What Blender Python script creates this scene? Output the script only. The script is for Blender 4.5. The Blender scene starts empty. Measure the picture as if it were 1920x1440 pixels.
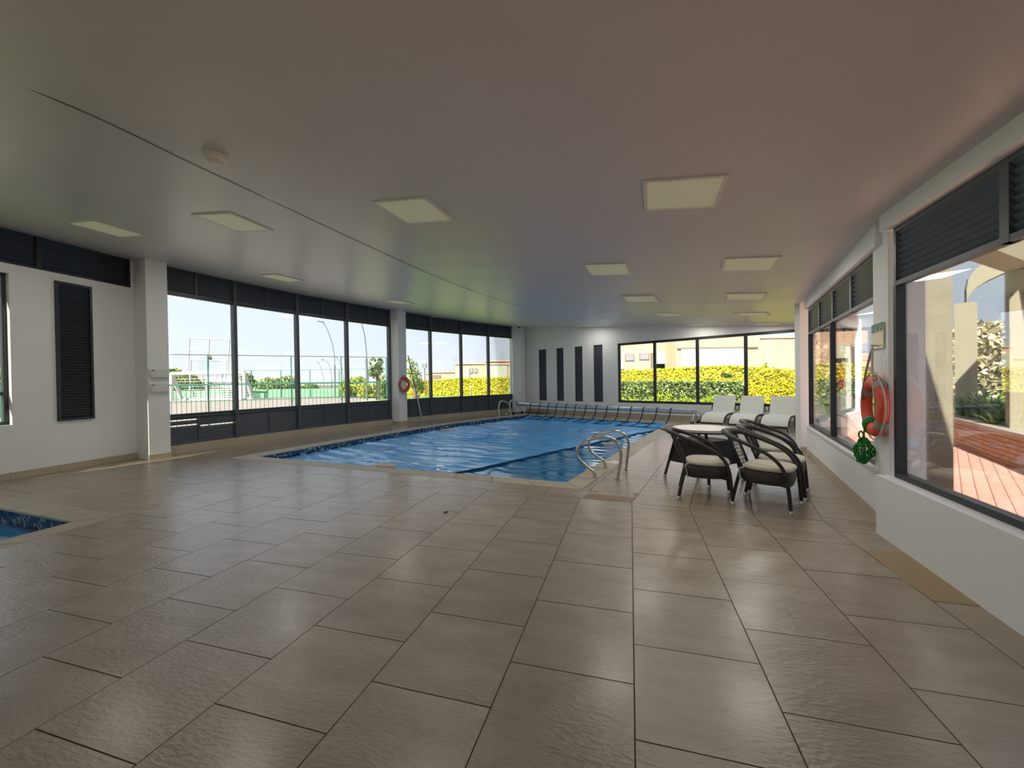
import bpy, bmesh, math, random
from mathutils import Vector, Matrix, noise
from mathutils.geometry import tessellate_polygon
random.seed(7)
PI = math.pi
S = bpy.context.scene
COL = S.collection

# ------------------------------------------------------------------ camera
F, PITCH, ROLL, H = 763.0, 0.00829, 0.01547, 1.42      # focal length in px of a 1920 wide frame, eye height in m
cd = bpy.data.cameras.new('camera'); cam = bpy.data.objects.new('camera', cd); COL.objects.link(cam)
cd.sensor_width = 36; cd.lens = 36 * F / 1920; cd.clip_start = 0.05; cd.clip_end = 600
cr, sr, cp, sp = math.cos(ROLL), math.sin(ROLL), math.cos(PITCH), math.sin(PITCH)
Dn = Vector((0, -sp, -cp)); Fw = Vector((0, cp, -sp)); Xr = Vector((1, 0, 0))
right = cr * Xr + sr * Dn; up = sr * Xr - cr * Dn
cam.matrix_world = Matrix(((right.x, up.x, -Fw.x, 0), (right.y, up.y, -Fw.y, 0), (right.z, up.z, -Fw.z, H), (0, 0, 0, 1)))
S.camera = cam

# ------------------------------------------------------------------ world, sun, exposure
S.view_settings.view_transform = 'Standard'; S.view_settings.look = 'None'
S.view_settings.gamma = 1; S.view_settings.use_curve_mapping = False
S.view_settings.exposure = 0.62
W = bpy.data.worlds.new('sky'); S.world = W; W.use_nodes = True
nt = W.node_tree; nt.nodes.clear()
out = nt.nodes.new('ShaderNodeOutputWorld'); bg = nt.nodes.new('ShaderNodeBackground')
tc = nt.nodes.new('ShaderNodeTexCoord'); sx = nt.nodes.new('ShaderNodeSeparateXYZ')
rp = nt.nodes.new('ShaderNodeValToRGB'); nz = nt.nodes.new('ShaderNodeTexNoise'); mx = nt.nodes.new('ShaderNodeMix')
mp = nt.nodes.new('ShaderNodeMapping')
mx.data_type = 'RGBA'
nt.links.new(tc.outputs['Generated'], sx.inputs[0]); nt.links.new(sx.outputs['Z'], rp.inputs[0])
e = rp.color_ramp.elements
e[0].position = 0.0; e[0].color = (0.84, 0.86, 0.92, 1); e[1].position = 0.55; e[1].color = (0.58, 0.70, 0.94, 1)
k = rp.color_ramp.elements.new(0.12); k.color = (0.74, 0.82, 0.97, 1)
nt.links.new(tc.outputs['Generated'], mp.inputs[0]); mp.inputs['Scale'].default_value = (1.0, 1.0, 2.6)
nt.links.new(mp.outputs[0], nz.inputs['Vector']); nz.inputs['Scale'].default_value = 1.7; nz.inputs['Detail'].default_value = 2.5
mr = nt.nodes.new('ShaderNodeMapRange'); nt.links.new(nz.outputs['Fac'], mr.inputs[0])
mr.inputs[1].default_value = 0.35; mr.inputs[2].default_value = 0.95; mr.inputs[4].default_value = 0.8
nt.links.new(mr.outputs[0], mx.inputs[0]); nt.links.new(rp.outputs[0], mx.inputs[6]); mx.inputs[7].default_value = (0.90, 0.91, 0.95, 1)
nt.links.new(mx.outputs[2], bg.inputs[0]); bg.inputs[1].default_value = 0.80
nt.links.new(bg.outputs[0], out.inputs[0])
sd = bpy.data.lights.new('sun', 'SUN'); sun = bpy.data.objects.new('sun', sd); COL.objects.link(sun)
sd.energy = 10.5; sd.angle = math.radians(0.6); sd.color = (1.0, 0.90, 0.76)
FILL_W = 8.0                                             # fill light added under each ceiling panel, watts
SUNDIR = Vector((-0.46, -0.80, 0.80)).normalized()
sun.rotation_euler = SUNDIR.to_track_quat('Z', 'Y').to_euler(); sun.location = (-20, -20, 30)

# ------------------------------------------------------------------ measuring helpers (true positions on planes of known height)
def ray(px, py):
    x, y = px - 960.0, py - 720.0
    x, y = cr * x - sr * y, sr * x + cr * y
    return Vector((x, F * cp - y * sp, -(y * cp + F * sp)))
def gnd(px, py, z=0.0):
    d = ray(px, py); t = (z - H) / d.z
    return Vector((d.x * t, d.y * t, z))
def at(px, py, Y):
    d = ray(px, py); t = Y / d.y
    return Vector((d.x * t, Y, H + d.z * t))

# ------------------------------------------------------------------ materials
def lin(c): return tuple(((v / 255) / 12.92 if v <= 10 else ((v / 255 + 0.055) / 1.055) ** 2.4) for v in c)
MATS = {}
def mat(name, rgb, rough=0.6, metal=0.0, var=0.0, vscale=6.0, bump=0.0, bscale=60.0, rgb2=None, stretch=(1, 1, 1), spec=0.5, rand=0.0, coord='Object', coat=0.0, trans=0.0, detail=4.0, emit=0.0, dim=1.0):
    m = bpy.data.materials.new(name); m.use_nodes = True; t = m.node_tree; b = t.nodes['Principled BSDF']
    c = tuple(v * dim for v in lin(rgb)); b.inputs['Roughness'].default_value = rough; b.inputs['Metallic'].default_value = metal
    b.inputs['Specular IOR Level'].default_value = spec; b.inputs['Coat Weight'].default_value = coat; b.inputs['Coat Roughness'].default_value = 0.1
    b.inputs['Base Color'].default_value = (*c, 1)
    co = t.nodes.new('ShaderNodeTexCoord'); ma = t.nodes.new('ShaderNodeMapping'); ma.inputs['Scale'].default_value = stretch
    t.links.new(co.outputs[coord], ma.inputs[0])
    src = ma.outputs[0]
    oi = t.nodes.new('ShaderNodeObjectInfo')
    if rand or coord == 'Object':
        ad = t.nodes.new('ShaderNodeVectorMath'); ad.operation = 'MULTIPLY_ADD'
        cx = t.nodes.new('ShaderNodeCombineXYZ')
        for i in range(3): t.links.new(oi.outputs['Random'], cx.inputs[i])
        t.links.new(cx.outputs[0], ad.inputs[0]); ad.inputs[1].default_value = (37, 23, 11); t.links.new(src, ad.inputs[2]); src = ad.outputs[0]
    col = None
    if var or rgb2:
        n = t.nodes.new('ShaderNodeTexNoise'); n.inputs['Scale'].default_value = vscale; n.inputs['Detail'].default_value = detail; n.inputs['Roughness'].default_value = 0.6
        t.links.new(src, n.inputs['Vector'])
        r = t.nodes.new('ShaderNodeMapRange'); r.inputs[1].default_value = 0.3; r.inputs[2].default_value = 0.7; t.links.new(n.outputs['Fac'], r.inputs[0])
        mi = t.nodes.new('ShaderNodeMix'); mi.data_type = 'RGBA'; t.links.new(r.outputs[0], mi.inputs[0])
        c2 = tuple(v * dim for v in lin(rgb2)) if rgb2 else tuple(v * (1 - var) for v in c)
        mi.inputs[6].default_value = (*c, 1); mi.inputs[7].default_value = (*c2, 1); col = mi.outputs[2]
    if rand:
        hs = t.nodes.new('ShaderNodeHueSaturation'); r2 = t.nodes.new('ShaderNodeMapRange'); t.links.new(oi.outputs['Random'], r2.inputs[0])
        r2.inputs[3].default_value = 1 - rand; r2.inputs[4].default_value = 1 + rand; t.links.new(r2.outputs[0], hs.inputs['Value'])
        if col: t.links.new(col, hs.inputs['Color'])
        else: hs.inputs['Color'].default_value = (*c, 1)
        col = hs.outputs[0]
    if col: t.links.new(col, b.inputs['Base Color'])
    if bump:
        n2 = t.nodes.new('ShaderNodeTexNoise'); n2.inputs['Scale'].default_value = bscale; n2.inputs['Detail'].default_value = 5
        t.links.new(src, n2.inputs['Vector']); bu = t.nodes.new('ShaderNodeBump'); bu.inputs['Strength'].default_value = bump; bu.inputs['Distance'].default_value = 0.01
        t.links.new(n2.outputs['Fac'], bu.inputs['Height']); t.links.new(bu.outputs[0], b.inputs['Normal'])
    if trans:
        b.inputs['Transmission Weight'].default_value = trans
    if emit:
        b.inputs['Emission Color'].default_value = (*c, 1); b.inputs['Emission Strength'].default_value = emit
    MATS[name] = m
    return m
def glass_mat(name, tint=(0.97, 0.99, 0.98), refl=0.6):
    m = bpy.data.materials.new(name); m.use_nodes = True; t = m.node_tree; t.nodes.clear()
    o = t.nodes.new('ShaderNodeOutputMaterial'); tr = t.nodes.new('ShaderNodeBsdfTransparent'); gl = t.nodes.new('ShaderNodeBsdfGlossy')
    fr = t.nodes.new('ShaderNodeFresnel'); fr.inputs[0].default_value = 1.5; mi = t.nodes.new('ShaderNodeMixShader'); mu = t.nodes.new('ShaderNodeMath'); mu.operation = 'MULTIPLY'
    mu.inputs[1].default_value = refl; gl.inputs['Roughness'].default_value = 0.0; tr.inputs[0].default_value = (*tint, 1)
    t.links.new(fr.outputs[0], mu.inputs[0]); t.links.new(mu.outputs[0], mi.inputs[0]); t.links.new(tr.outputs[0], mi.inputs[1]); t.links.new(gl.outputs[0], mi.inputs[2]); t.links.new(mi.outputs[0], o.inputs[0])
    return m
def wicker(name, rgb):
    m = mat(name, rgb, rough=0.42, var=0.35, vscale=20)
    t = m.node_tree; b = t.nodes['Principled BSDF']
    co = t.nodes.new('ShaderNodeTexCoord'); w1 = t.nodes.new('ShaderNodeTexWave'); w1.inputs['Scale'].default_value = 42; w1.bands_direction = 'DIAGONAL'
    w2 = t.nodes.new('ShaderNodeTexWave'); w2.inputs['Scale'].default_value = 60; w2.bands_direction = 'Z'
    t.links.new(co.outputs['Object'], w1.inputs[0]); t.links.new(co.outputs['Object'], w2.inputs[0])
    mu = t.nodes.new('ShaderNodeMath'); mu.operation = 'MULTIPLY'; t.links.new(w1.outputs[1], mu.inputs[0]); t.links.new(w2.outputs[1], mu.inputs[1])
    bu = t.nodes.new('ShaderNodeBump'); bu.inputs['Strength'].default_value = 0.6; bu.inputs['Distance'].default_value = 0.006
    t.links.new(mu.outputs[0], bu.inputs['Height']); t.links.new(bu.outputs[0], b.inputs['Normal'])
    return m

M_wall = mat('white_paint', (241, 241, 239), rough=0.7, var=0.03, vscale=1.2, bump=0.05, bscale=120, coord='Object')
M_ceil = mat('ceiling_paint', (214, 208, 208), rough=0.34, var=0.05, vscale=0.6, bump=0.22, bscale=5.0, spec=0.42)
M_base = mat('beige_tile_skirting', (190, 178, 156), rough=0.5, var=0.12, vscale=4)
M_tile = mat('floor_tile', (166, 152, 135), rough=0.27, var=0.0, coat=0.35, rgb2=(146, 130, 111), vscale=2.6, stretch=(1, 2.4, 1), rand=0.045, bump=0.6, bscale=24, spec=0.6, detail=7)
M_tile.node_tree.nodes['Principled BSDF'].inputs['Coat Roughness'].default_value = 0.2
M_tile_dk = mat('floor_tile_brown', (140, 118, 96), rough=0.5, var=0.1, vscale=4)
M_tile_tan = mat('floor_tile_tan', (166, 142, 104), rough=0.45, var=0.1, vscale=4)
M_grout = mat('grout', (92, 82, 70), rough=0.9)
M_cope = mat('coping_stone', (182, 171, 153), rough=0.5, var=0.12, vscale=6, rand=0.05, bump=0.1)
M_dark = mat('charcoal_metal', (80, 86, 94), rough=0.42, var=0.04, vscale=5)
M_black = mat('black_metal', (46, 49, 54), rough=0.4)
M_glass = glass_mat('window_glass')
M_alu = mat('aluminium', (205, 210, 214), rough=0.3, metal=0.7)
M_steel = mat('stainless_steel', (200, 196, 190), rough=0.18, metal=1.0)
M_whitemetal = mat('white_coated_metal', (228, 226, 216), rough=0.35)
M_diff = mat('lamp_diffuser', (206, 205, 172), rough=0.5, emit=0.10)  # slight glow added so the panels read as lit
M_lampfr = mat('lamp_frame', (226, 224, 215), rough=0.5)
M_orange = mat('orange_plastic', (226, 78, 44), rough=0.38, var=0.12, vscale=5, spec=0.5)
M_greyband = mat('grey_band', (150, 140, 132), rough=0.6)
M_rope = mat('pale_rope', (196, 186, 170), rough=0.8)
M_grope = mat('green_rope', (28, 140, 48), rough=0.7, var=0.3, vscale=60)
M_wick = wicker('dark_wicker', (62, 52, 46))
M_wickb = wicker('black_wicker', (46, 42, 42))
M_cush = mat('cream_cushion_fabric', (214, 208, 188), rough=0.85, var=0.06, vscale=8, bump=0.15, bscale=20)
M_sling = mat('white_sling_fabric', (222, 222, 214), rough=0.75, bump=0.05)
M_tabletop = mat('pale_table_glass', (236, 232, 226), rough=0.3)
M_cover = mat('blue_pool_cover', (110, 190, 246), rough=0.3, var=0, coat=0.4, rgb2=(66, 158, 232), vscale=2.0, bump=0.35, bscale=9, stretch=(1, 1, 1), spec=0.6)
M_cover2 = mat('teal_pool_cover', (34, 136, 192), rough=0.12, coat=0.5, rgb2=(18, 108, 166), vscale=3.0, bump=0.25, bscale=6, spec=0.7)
M_hem = mat('dark_blue_hem', (8, 62, 104), rough=0.4)
M_strap = mat('navy_strap', (36, 34, 66), rough=0.6)
M_water = mat('pool_water', (18, 128, 196), rough=0.05, bump=0.4, bscale=4, spec=0.6)
M_basin = mat('basin_plaster', (60, 150, 200), rough=0.6)
M_mos = [mat('mosaic_' + str(i), c, rough=0.15) for i, c in enumerate([(20, 52, 96), (30, 74, 122), (60, 104, 142), (168, 188, 200)])]
M_mos[0].name = 'mosaic_navy'
M_conc = mat('rough_concrete', (166, 160, 142), rough=0.9, var=0.16, vscale=5, bump=0.8, bscale=14, dim=0.75)
M_conc2 = mat('smooth_concrete', (178, 172, 150), rough=0.85, var=0.08, vscale=3, bump=0.1, dim=0.8)
M_brick = mat('planter_brick', (196, 152, 120), rough=0.85, var=0.18, vscale=9, rand=0.08, dim=1.0)
M_paver = mat('red_paver', (226, 172, 156), rough=0.8, var=0.12, vscale=9, rand=0.07, dim=1.0)
M_mortar = mat('mortar', (186, 160, 146), rough=0.95)
M_grass = mat('lawn_grass', (128, 176, 62), rough=0.95, rgb2=(160, 190, 70), vscale=1.2, bump=0.4, bscale=30, coord='Generated', dim=0.45)
M_dry = mat('dry_ground', (140, 138, 104), rough=0.95, var=0.2, vscale=0.3, coord='Generated', dim=0.45)
M_court = mat('court_paving', (214, 198, 190), rough=0.9, var=0.1, vscale=3, dim=0.36)
M_soil = mat('soil', (112, 80, 66), rough=0.95, var=0.3, vscale=9, dim=0.6)
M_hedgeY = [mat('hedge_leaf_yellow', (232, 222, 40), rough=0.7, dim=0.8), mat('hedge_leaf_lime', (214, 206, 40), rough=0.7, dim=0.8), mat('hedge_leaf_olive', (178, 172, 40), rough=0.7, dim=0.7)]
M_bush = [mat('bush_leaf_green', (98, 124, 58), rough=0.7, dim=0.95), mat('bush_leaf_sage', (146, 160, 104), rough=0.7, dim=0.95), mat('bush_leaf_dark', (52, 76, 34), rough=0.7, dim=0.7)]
M_lime = [mat('lime_leaf', (192, 214, 28), rough=0.7, dim=0.6), mat('lime_leaf_dark', (140, 170, 30), rough=0.7, dim=0.6)]
M_tree = [mat('tree_leaf_olive', (120, 142, 56), rough=0.75, dim=0.95), mat('tree_leaf_green', (84, 112, 50), rough=0.75, dim=0.95), mat('tree_leaf_pale', (166, 176, 100), rough=0.75, dim=0.7)]
M_pale = [mat('pale_leaf_cream', (226, 216, 190), rough=0.8, dim=0.95), mat('pale_leaf_tan', (190, 178, 140), rough=0.8, dim=0.95), mat('pale_leaf_shade', (140, 134, 96), rough=0.8, dim=0.95)]  # overexposed sunlight is put into these bleached leaf tones
M_sword = [mat('sword_leaf', (112, 150, 62), rough=0.5, dim=0.8), mat('sword_leaf_pale', (168, 190, 112), rough=0.5, dim=0.8), mat('sword_leaf_dark', (58, 92, 44), rough=0.5, dim=0.8)]
M_bark = mat('bark', (120, 100, 78), rough=0.9, var=0.3)
M_peach = mat('peach_render', (238, 196, 166), rough=0.85, var=0.05, vscale=0.5, dim=0.62)
M_pink = mat('pink_render', (232, 186, 168), rough=0.85, var=0.05, vscale=0.5, dim=0.62)
M_pane = mat('house_window_glass', (132, 132, 150), rough=0.15)
M_offw = mat('pale_green_panel', (224, 228, 212), rough=0.6, dim=0.5)
M_roofg = mat('grey_roof_edge', (128, 116, 112), rough=0.8, dim=0.7)
M_green = mat('green_painted_steel', (60, 128, 112), rough=0.5, dim=0.8)
M_netg = mat('green_windscreen', (140, 190, 160), rough=0.9, var=0.15, vscale=2, dim=0.6)
M_white = mat('white_painted_steel', (236, 236, 232), rough=0.5, dim=0.6)
M_post = mat('grey_lamp_post', (104, 104, 112), rough=0.5, dim=0.8)
M_red = mat('red_nylon', (232, 44, 76), rough=0.6, var=0.15, vscale=10)
M_sgreen = mat('sign_green', (14, 112, 84), rough=0.35)
M_sface = mat('sign_face', (216, 214, 186), rough=0.3)
M_plast = mat('white_plastic', (222, 222, 214), rough=0.35)
M_rubber = mat('black_rubber', (26, 26, 28), rough=0.7)
M_yel = mat('yellow_tag', (226, 178, 28), rough=0.5)
M_peachp = mat('beige_patch', (214, 190, 164), rough=0.6)

# ------------------------------------------------------------------ mesh builder
class MB:
    def __init__(s): s.v = []; s.f = []; s.m = []
    def add(s, vs, fs, mi=0):
        o = len(s.v); s.v += [tuple(v) for v in vs]; s.f += [tuple(i + o for i in f) for f in fs]; s.m += [mi] * len(fs); return s
    def box(s, c, d, rz=0.0, mi=0, M=None):
        x, y, z = d[0] / 2, d[1] / 2, d[2] / 2
        vs = [Vector((a * x, b * y, e * z)) for a in (-1, 1) for b in (-1, 1) for e in (-1, 1)]
        R = Matrix.Rotation(rz, 3, 'Z') if M is None else M
        vs = [R @ v + Vector(c) for v in vs]
        return s.add(vs, [(0, 1, 3, 2), (4, 6, 7, 5), (0, 4, 5, 1), (2, 3, 7, 6), (0, 2, 6, 4), (1, 5, 7, 3)], mi)
    def prism(s, poly, z0, z1, mi=0):
        n = len(poly); a = sum(poly[i][0] * poly[(i + 1) % n][1] - poly[(i + 1) % n][0] * poly[i][1] for i in range(n))
        if a < 0: poly = list(poly)[::-1]
        zt = z1 if callable(z1) else (lambda x, y: z1)
        vs = [(p[0], p[1], z0) for p in poly] + [(p[0], p[1], zt(p[0], p[1])) for p in poly]
        return s.add(vs, [tuple(range(n))[::-1], tuple(range(n, 2 * n))] + [(i, (i + 1) % n, n + (i + 1) % n, n + i) for i in range(n)], mi)
    def tube(s, pts, r, n=8, closed=False, mi=0, flat=None, cap=True):
        pts = [Vector(p) for p in pts]; N = len(pts); rs = r if isinstance(r, (list, tuple)) else [r] * N
        ts = []
        for i in range(N):
            a = pts[(i - 1) % N] if (closed or i) else pts[i]; b = pts[(i + 1) % N] if (closed or i < N - 1) else pts[i]
            ts.append((b - a).normalized())
        ref = Vector((0, 0, 1)) if abs(ts[0].z) < 0.9 else Vector((1, 0, 0))
        u = (ref - ref.dot(ts[0]) * ts[0]).normalized(); vs = []
        for i in range(N):
            u = (u - u.dot(ts[i]) * ts[i]); u = u.normalized() if u.length > 1e-6 else Vector((1, 0, 0)); w = ts[i].cross(u)
            for k in range(n):
                a = 2 * PI * k / n; ru = rs[i]; rw = rs[i] if flat is None else rs[i] * (flat[i] if isinstance(flat, (list, tuple)) else flat)
                vs.append(pts[i] + u * math.cos(a) * ru + w * math.sin(a) * rw)
        fs = []
        for i in range(N if closed else N - 1):
            j = (i + 1) % N
            for k in range(n): fs.append((i * n + k, i * n + (k + 1) % n, j * n + (k + 1) % n, j * n + k))
        if not closed and cap: fs += [tuple(range(n))[::-1], tuple((N - 1) * n + k for k in range(n))]
        return s.add(vs, fs, mi)
    def lathe(s, prof, c=(0, 0, 0), n=24, mi=0, M=None):
        vs = []
        R = M or Matrix.Identity(3)
        for r, z in prof:
            for k in range(n):
                a = 2 * PI * k / n; vs.append(R @ Vector((r * math.cos(a), r * math.sin(a), z)) + Vector(c))
        fs = [(i * n + k, i * n + (k + 1) % n, (i + 1) * n + (k + 1) % n, (i + 1) * n + k) for i in range(len(prof) - 1) for k in range(n)]
        if prof[0][0] > 1e-5: fs.append(tuple(range(n))[::-1])
        if prof[-1][0] > 1e-5: fs.append(tuple((len(prof) - 1) * n + k for k in range(n)))
        return s.add(vs, fs, mi)
    def mesh(s, name, mats, smooth=False):
        me = bpy.data.meshes.new(name); me.from_pydata(s.v, [], s.f)
        for m in (mats if isinstance(mats, (list, tuple)) else [mats]): me.materials.append(m)
        if any(s.m): me.polygons.foreach_set('material_index', s.m)
        if smooth:
            me.polygons.foreach_set('use_smooth', [True] * len(me.polygons)); me.set_sharp_from_angle(angle=math.radians(40))
        me.update(); return me
    def build(s, name, mats, parent=None, smooth=False, loc=None, rz=0.0, kind=None):
        return link(name, s.mesh(name, mats, smooth), parent, loc, rz, kind)
def link(name, me, parent=None, loc=None, rz=0.0, kind=None):
    o = bpy.data.objects.new(name, me); COL.objects.link(o)
    if parent is not None: o.parent = parent
    if loc is not None: o.location = loc
    o.rotation_euler[2] = rz
    if kind: o['kind'] = kind
    return o
def empty(name, loc=(0, 0, 0), rz=0.0, label=None, cat=None, group=None, kind=None):
    o = bpy.data.objects.new(name, None); COL.objects.link(o); o.location = loc; o.rotation_euler[2] = rz; o.empty_display_size = 0.1
    return tag(o, label, cat, group, kind)
def tag(o, label=None, cat=None, group=None, kind=None):
    if label: o['label'] = label
    if cat: o['category'] = cat
    if group: o['group'] = group
    if kind: o['kind'] = kind
    return o
def copy_tree(o, parent=None):
    c = o.copy(); COL.objects.link(c)
    if parent is not None: c.parent = parent
    for ch in list(o.children): copy_tree(ch, c)
    return c
def smoothpts(P, n=6):
    P = [Vector(p) for p in P]; out = []
    for i in range(len(P) - 1):
        a = P[max(i - 1, 0)]; b = P[i]; c = P[i + 1]; d = P[min(i + 2, len(P) - 1)]
        for k in range(n):
            t = k / n
            out.append(0.5 * ((2 * b) + (c - a) * t + (2 * a - 5 * b + 4 * c - d) * t * t + (-a + 3 * b - 3 * c + d) * t ** 3))
    out.append(P[-1]); return out

# ------------------------------------------------------------------ plan of the room (metres, camera above the origin)
CC = Vector((15.304, -0.41)); RR = 24.14                 # centre and radius of the curved window wall
def Lx(Y): return CC.x - math.sqrt(RR * RR - (Y - CC.y) ** 2)
def Lp(px):                                              # point of the curved wall seen in pixel column px
    k = (px - 960) / F; lo, hi = 5.0, 20.0
    for _ in range(50):
        m = (lo + hi) / 2
        if Lx(m) / m < k: lo = m
        else: hi = m
    return Vector((Lx(lo), lo))
W1P, W1D = Vector((-7.49, 8.11)), Vector((-.192, -.981)).normalized()
FWP, FWD, FWN = Vector((3.97, 15.35)), Vector((.7265, -.6865)), Vector((.6865, .7265))
W3P, W3D = Vector((3.45, 3.59)), Vector((-.338, -.941)).normalized()
W2A, W2B = Vector((3.47, 3.87)), Vector((5.31, 7.33))
W2D = (W2B - W2A).normalized()
ROWS = [((-10.3, -4.7, 3.95), (0.9, -4.7, 2.83), (2.4, -4.7, 2.80)),
        ((-9.3, 1.5, 3.95), (1.9, .2, 2.83), (2.7, .1, 2.79)),
        ((-8.6, 5.0, 3.95), (2.75, 2.1, 2.83), (3.4, 1.95, 2.79)),
        ((-7.75, 8.1, 3.945), (3.5, 3.75, 2.82), (4.0, 3.6, 2.78)),
        ((Lx(11) - .35, 11.2, 3.93), (4.05, 5.75, 2.81), (4.85, 5.3, 2.76)),
        ((Lx(13.9) - .3, 14.1, 3.93), (4.75, 7.75, 2.81), (5.9, 7.3, 2.74)),
        ((Lx(16.5) - .2, 16.7, 3.88), (6.0, 9.4, 2.82), (7.5, 8.8, 2.74)),
        ((.45, 18.8, 3.84), (7.6, 12.05, 2.92), (9.1, 10.65, 2.75))]
def room_z(x, y):                                        # ceiling height above a plan point
    best = 3.0; bd = 1e9
    for a, b in zip(ROWS[:-1], ROWS[1:]):
        for j in (0, 1):
            q = [Vector(a[j]), Vector(a[j + 1]), Vector(b[j + 1]), Vector(b[j])]
            for t in ((0, 1, 2), (0, 2, 3)):
                A, B, D = [q[i] for i in t]
                den = (B.x - A.x) * (D.y - A.y) - (D.x - A.x) * (B.y - A.y)
                if abs(den) < 1e-9: continue
                u = ((x - A.x) * (D.y - A.y) - (D.x - A.x) * (y - A.y)) / den; w = ((B.x - A.x) * (y - A.y) - (x - A.x) * (B.y - A.y)) / den
                e_ = max(-u, -w, u + w - 1)
                if e_ < bd: bd = e_; best = A.z + u * (B.z - A.z) + w * (D.z - A.z)
    return best
def ceil_hit(px, py):
    d = ray(px, py); lo, hi = 0.5, 30.0
    L = math.hypot(d.x, d.y)
    for _ in range(60):
        m = (lo + hi) / 2; x, y = d.x / L * m, d.y / L * m
        if H + d.z / L * m < room_z(x, y): lo = m
        else: hi = m
    x, y = d.x / L * lo, d.y / L * lo
    return Vector((x, y, room_z(x, y)))
def ceil_frame(p, ax):                                   # rotation matrix lying on the ceiling with local x along plan direction ax
    e_ = 0.15
    n = Vector((-(room_z(p.x + e_, p.y) - room_z(p.x - e_, p.y)) / (2 * e_), -(room_z(p.x, p.y + e_) - room_z(p.x, p.y - e_)) / (2 * e_), 1)).normalized()
    x = Vector((ax[0], ax[1], 0)); x = (x - x.dot(n) * n).normalized(); y = n.cross(x)
    return Matrix((x, y, n)).transposed()

# ------------------------------------------------------------------ pools in plan
SD = Vector((.929, -.370)).normalized(); SN = Vector((-SD.y, SD.x)); S0 = Vector((-4.65, 7.04))       # seam between the two tile fields
PL = [Vector(p) for p in ((-5.09, 8.05), (-4.03, 10.33), (-3.05, 12.2), (-1.98, 13.95), (-.72, 15.5), (.59, 16.85))]
PR0, PR1 = Vector((.73, 5.64)), Vector((4.865, 12.81))
POOL = [PL[0], PR0, PR1] + PL[:0:-1]
WA = Vector((-4.67, 4.30)); wd1 = Vector((-.94, .35)).normalized(); wd2 = Vector((-.2791, -.9603))
WADE = [WA, WA + wd1 * 2.6, WA + wd1 * 2.6 + wd2 * 3.4, WA + wd2 * 3.4]
def offs(poly, d):                                       # grow a polygon outward by d
    n = len(poly); a = sum(poly[i].x * poly[(i + 1) % n].y - poly[(i + 1) % n].x * poly[i].y for i in range(n)); sg = 1 if a > 0 else -1
    out = []
    for i in range(n):
        p, q, r = poly[i - 1], poly[i], poly[(i + 1) % n]
        d1 = (q - p).normalized(); d2 = (r - q).normalized(); n1 = Vector((d1.y, -d1.x)) * sg; n2 = Vector((d2.y, -d2.x)) * sg
        m = (n1 + n2); m = m / max(m.length_squared / 2, 0.2); out.append(q + m * d)
    return out
CW = 0.32
POOLO = offs(POOL, CW); WADEO = offs(WADE, 0.30)

# ------------------------------------------------------------------ floor slab, outside ground
arc = [Vector((Lx(y), y)) for y in (8.3, 10, 11.5, 13, 14.5, 16, 17.2, 18.3)]
ROOM = [Vector((-10.2, -4.7))] + [W1P + Vector((-.1, 0))] + [p + Vector((-.12, .05)) for p in arc] + [Vector((.55, 18.75)), Vector((9.0, 10.8)), Vector((5.75, 7.95)), Vector((5.45, 7.3)), Vector((3.65, 3.85)), Vector((3.6, 3.55)), Vector((2.4, .1)), Vector((1.9, -4.7))]
def slab_with_holes(outer, holes, z0, z1):
    polys = [[Vector((p.x, p.y, 0)) for p in outer]] + [[Vector((p.x, p.y, 0)) for p in h] for h in holes]
    tris = tessellate_polygon(polys); flat = [p for q in polys for p in q]; mb = MB()
    mb.add([(p.x, p.y, z1) for p in flat], tris)
    return mb
fl = slab_with_holes(ROOM, [offs(POOL, .02), offs(WADE, .02)], -.2, -.005)
floor = fl.build('floor', M_grout, kind='structure')

def clip(poly, P, n):                                    # keep the side n . (x - P) <= 0
    out = []
    for i in range(len(poly)):
        a, b = poly[i], poly[(i + 1) % len(poly)]; da, db = n.dot(a - P), n.dot(b - P)
        if da <= 0: out.append(a)
        if (da < 0 < db) or (db < 0 < da): out.append(a + (b - a) * (da / (da - db)))
    return out
def area(p): return abs(sum(p[i].x * p[(i + 1) % len(p)].y - p[(i + 1) % len(p)].x * p[i].y for i in range(len(p)))) / 2 if len(p) > 2 else 0
def ctr(p): return sum(p, Vector((0, 0))) / len(p)
def wall_clip(poly):
    c = ctr(poly)
    if c.y > 8.11:
        n = (c - CC).normalized(); poly = clip(poly, CC + n * (RR - .02), n)
    else:
        n = Vector((W1D.y, -W1D.x)); n = n if n.x < 0 else -n; poly = clip(poly, W1P, n)
    if len(poly) < 3: return poly
    poly = clip(poly, FWP, FWN)
    if len(poly) < 3: return poly
    c = ctr(poly)
    for A, B in ((Vector((1.7, -4.7)), Vector((2.2, .1))), (Vector((2.2, .1)), W3P), (Vector((3.38, 3.66)), W2B + Vector((.02, 0))), (W2B, Vector((5.6, 7.8))), (Vector((5.6, 7.8)), Vector((8.9, 10.7)))):
        if A.y - .3 <= c.y <= B.y + .3:
            d = (B - A).normalized(); poly = clip(poly, A, Vector((d.y, -d.x)))
            if len(poly) < 3: return poly
    return poly
tiles = []                                               # (polygon, kind)
def grid(O, du, dv, ku, joints, vr, clips, kind=0, t=.6, gap=.006):
    for k in ku:
        off = joints(k)
        for j in range(vr[0], vr[1]):
            u0, v0 = k * t + gap / 2, (j + off) * t + gap / 2; u1, v1 = u0 + t - gap, v0 + t - gap
            p = [O + du * a + dv * b for a, b in ((u0, v0), (u1, v0), (u1, v1), (u0, v1))]
            full = p
            for P, n in clips(k, ctr(p)):
                p = clip(p, P, n)
                if len(p) < 3: break
            if len(p) < 3: continue
            p = wall_clip(p)
            if area(p) > .004: tiles.append((p, kind, area(p) > .35278, math.atan2(du.y, du.x)))
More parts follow.
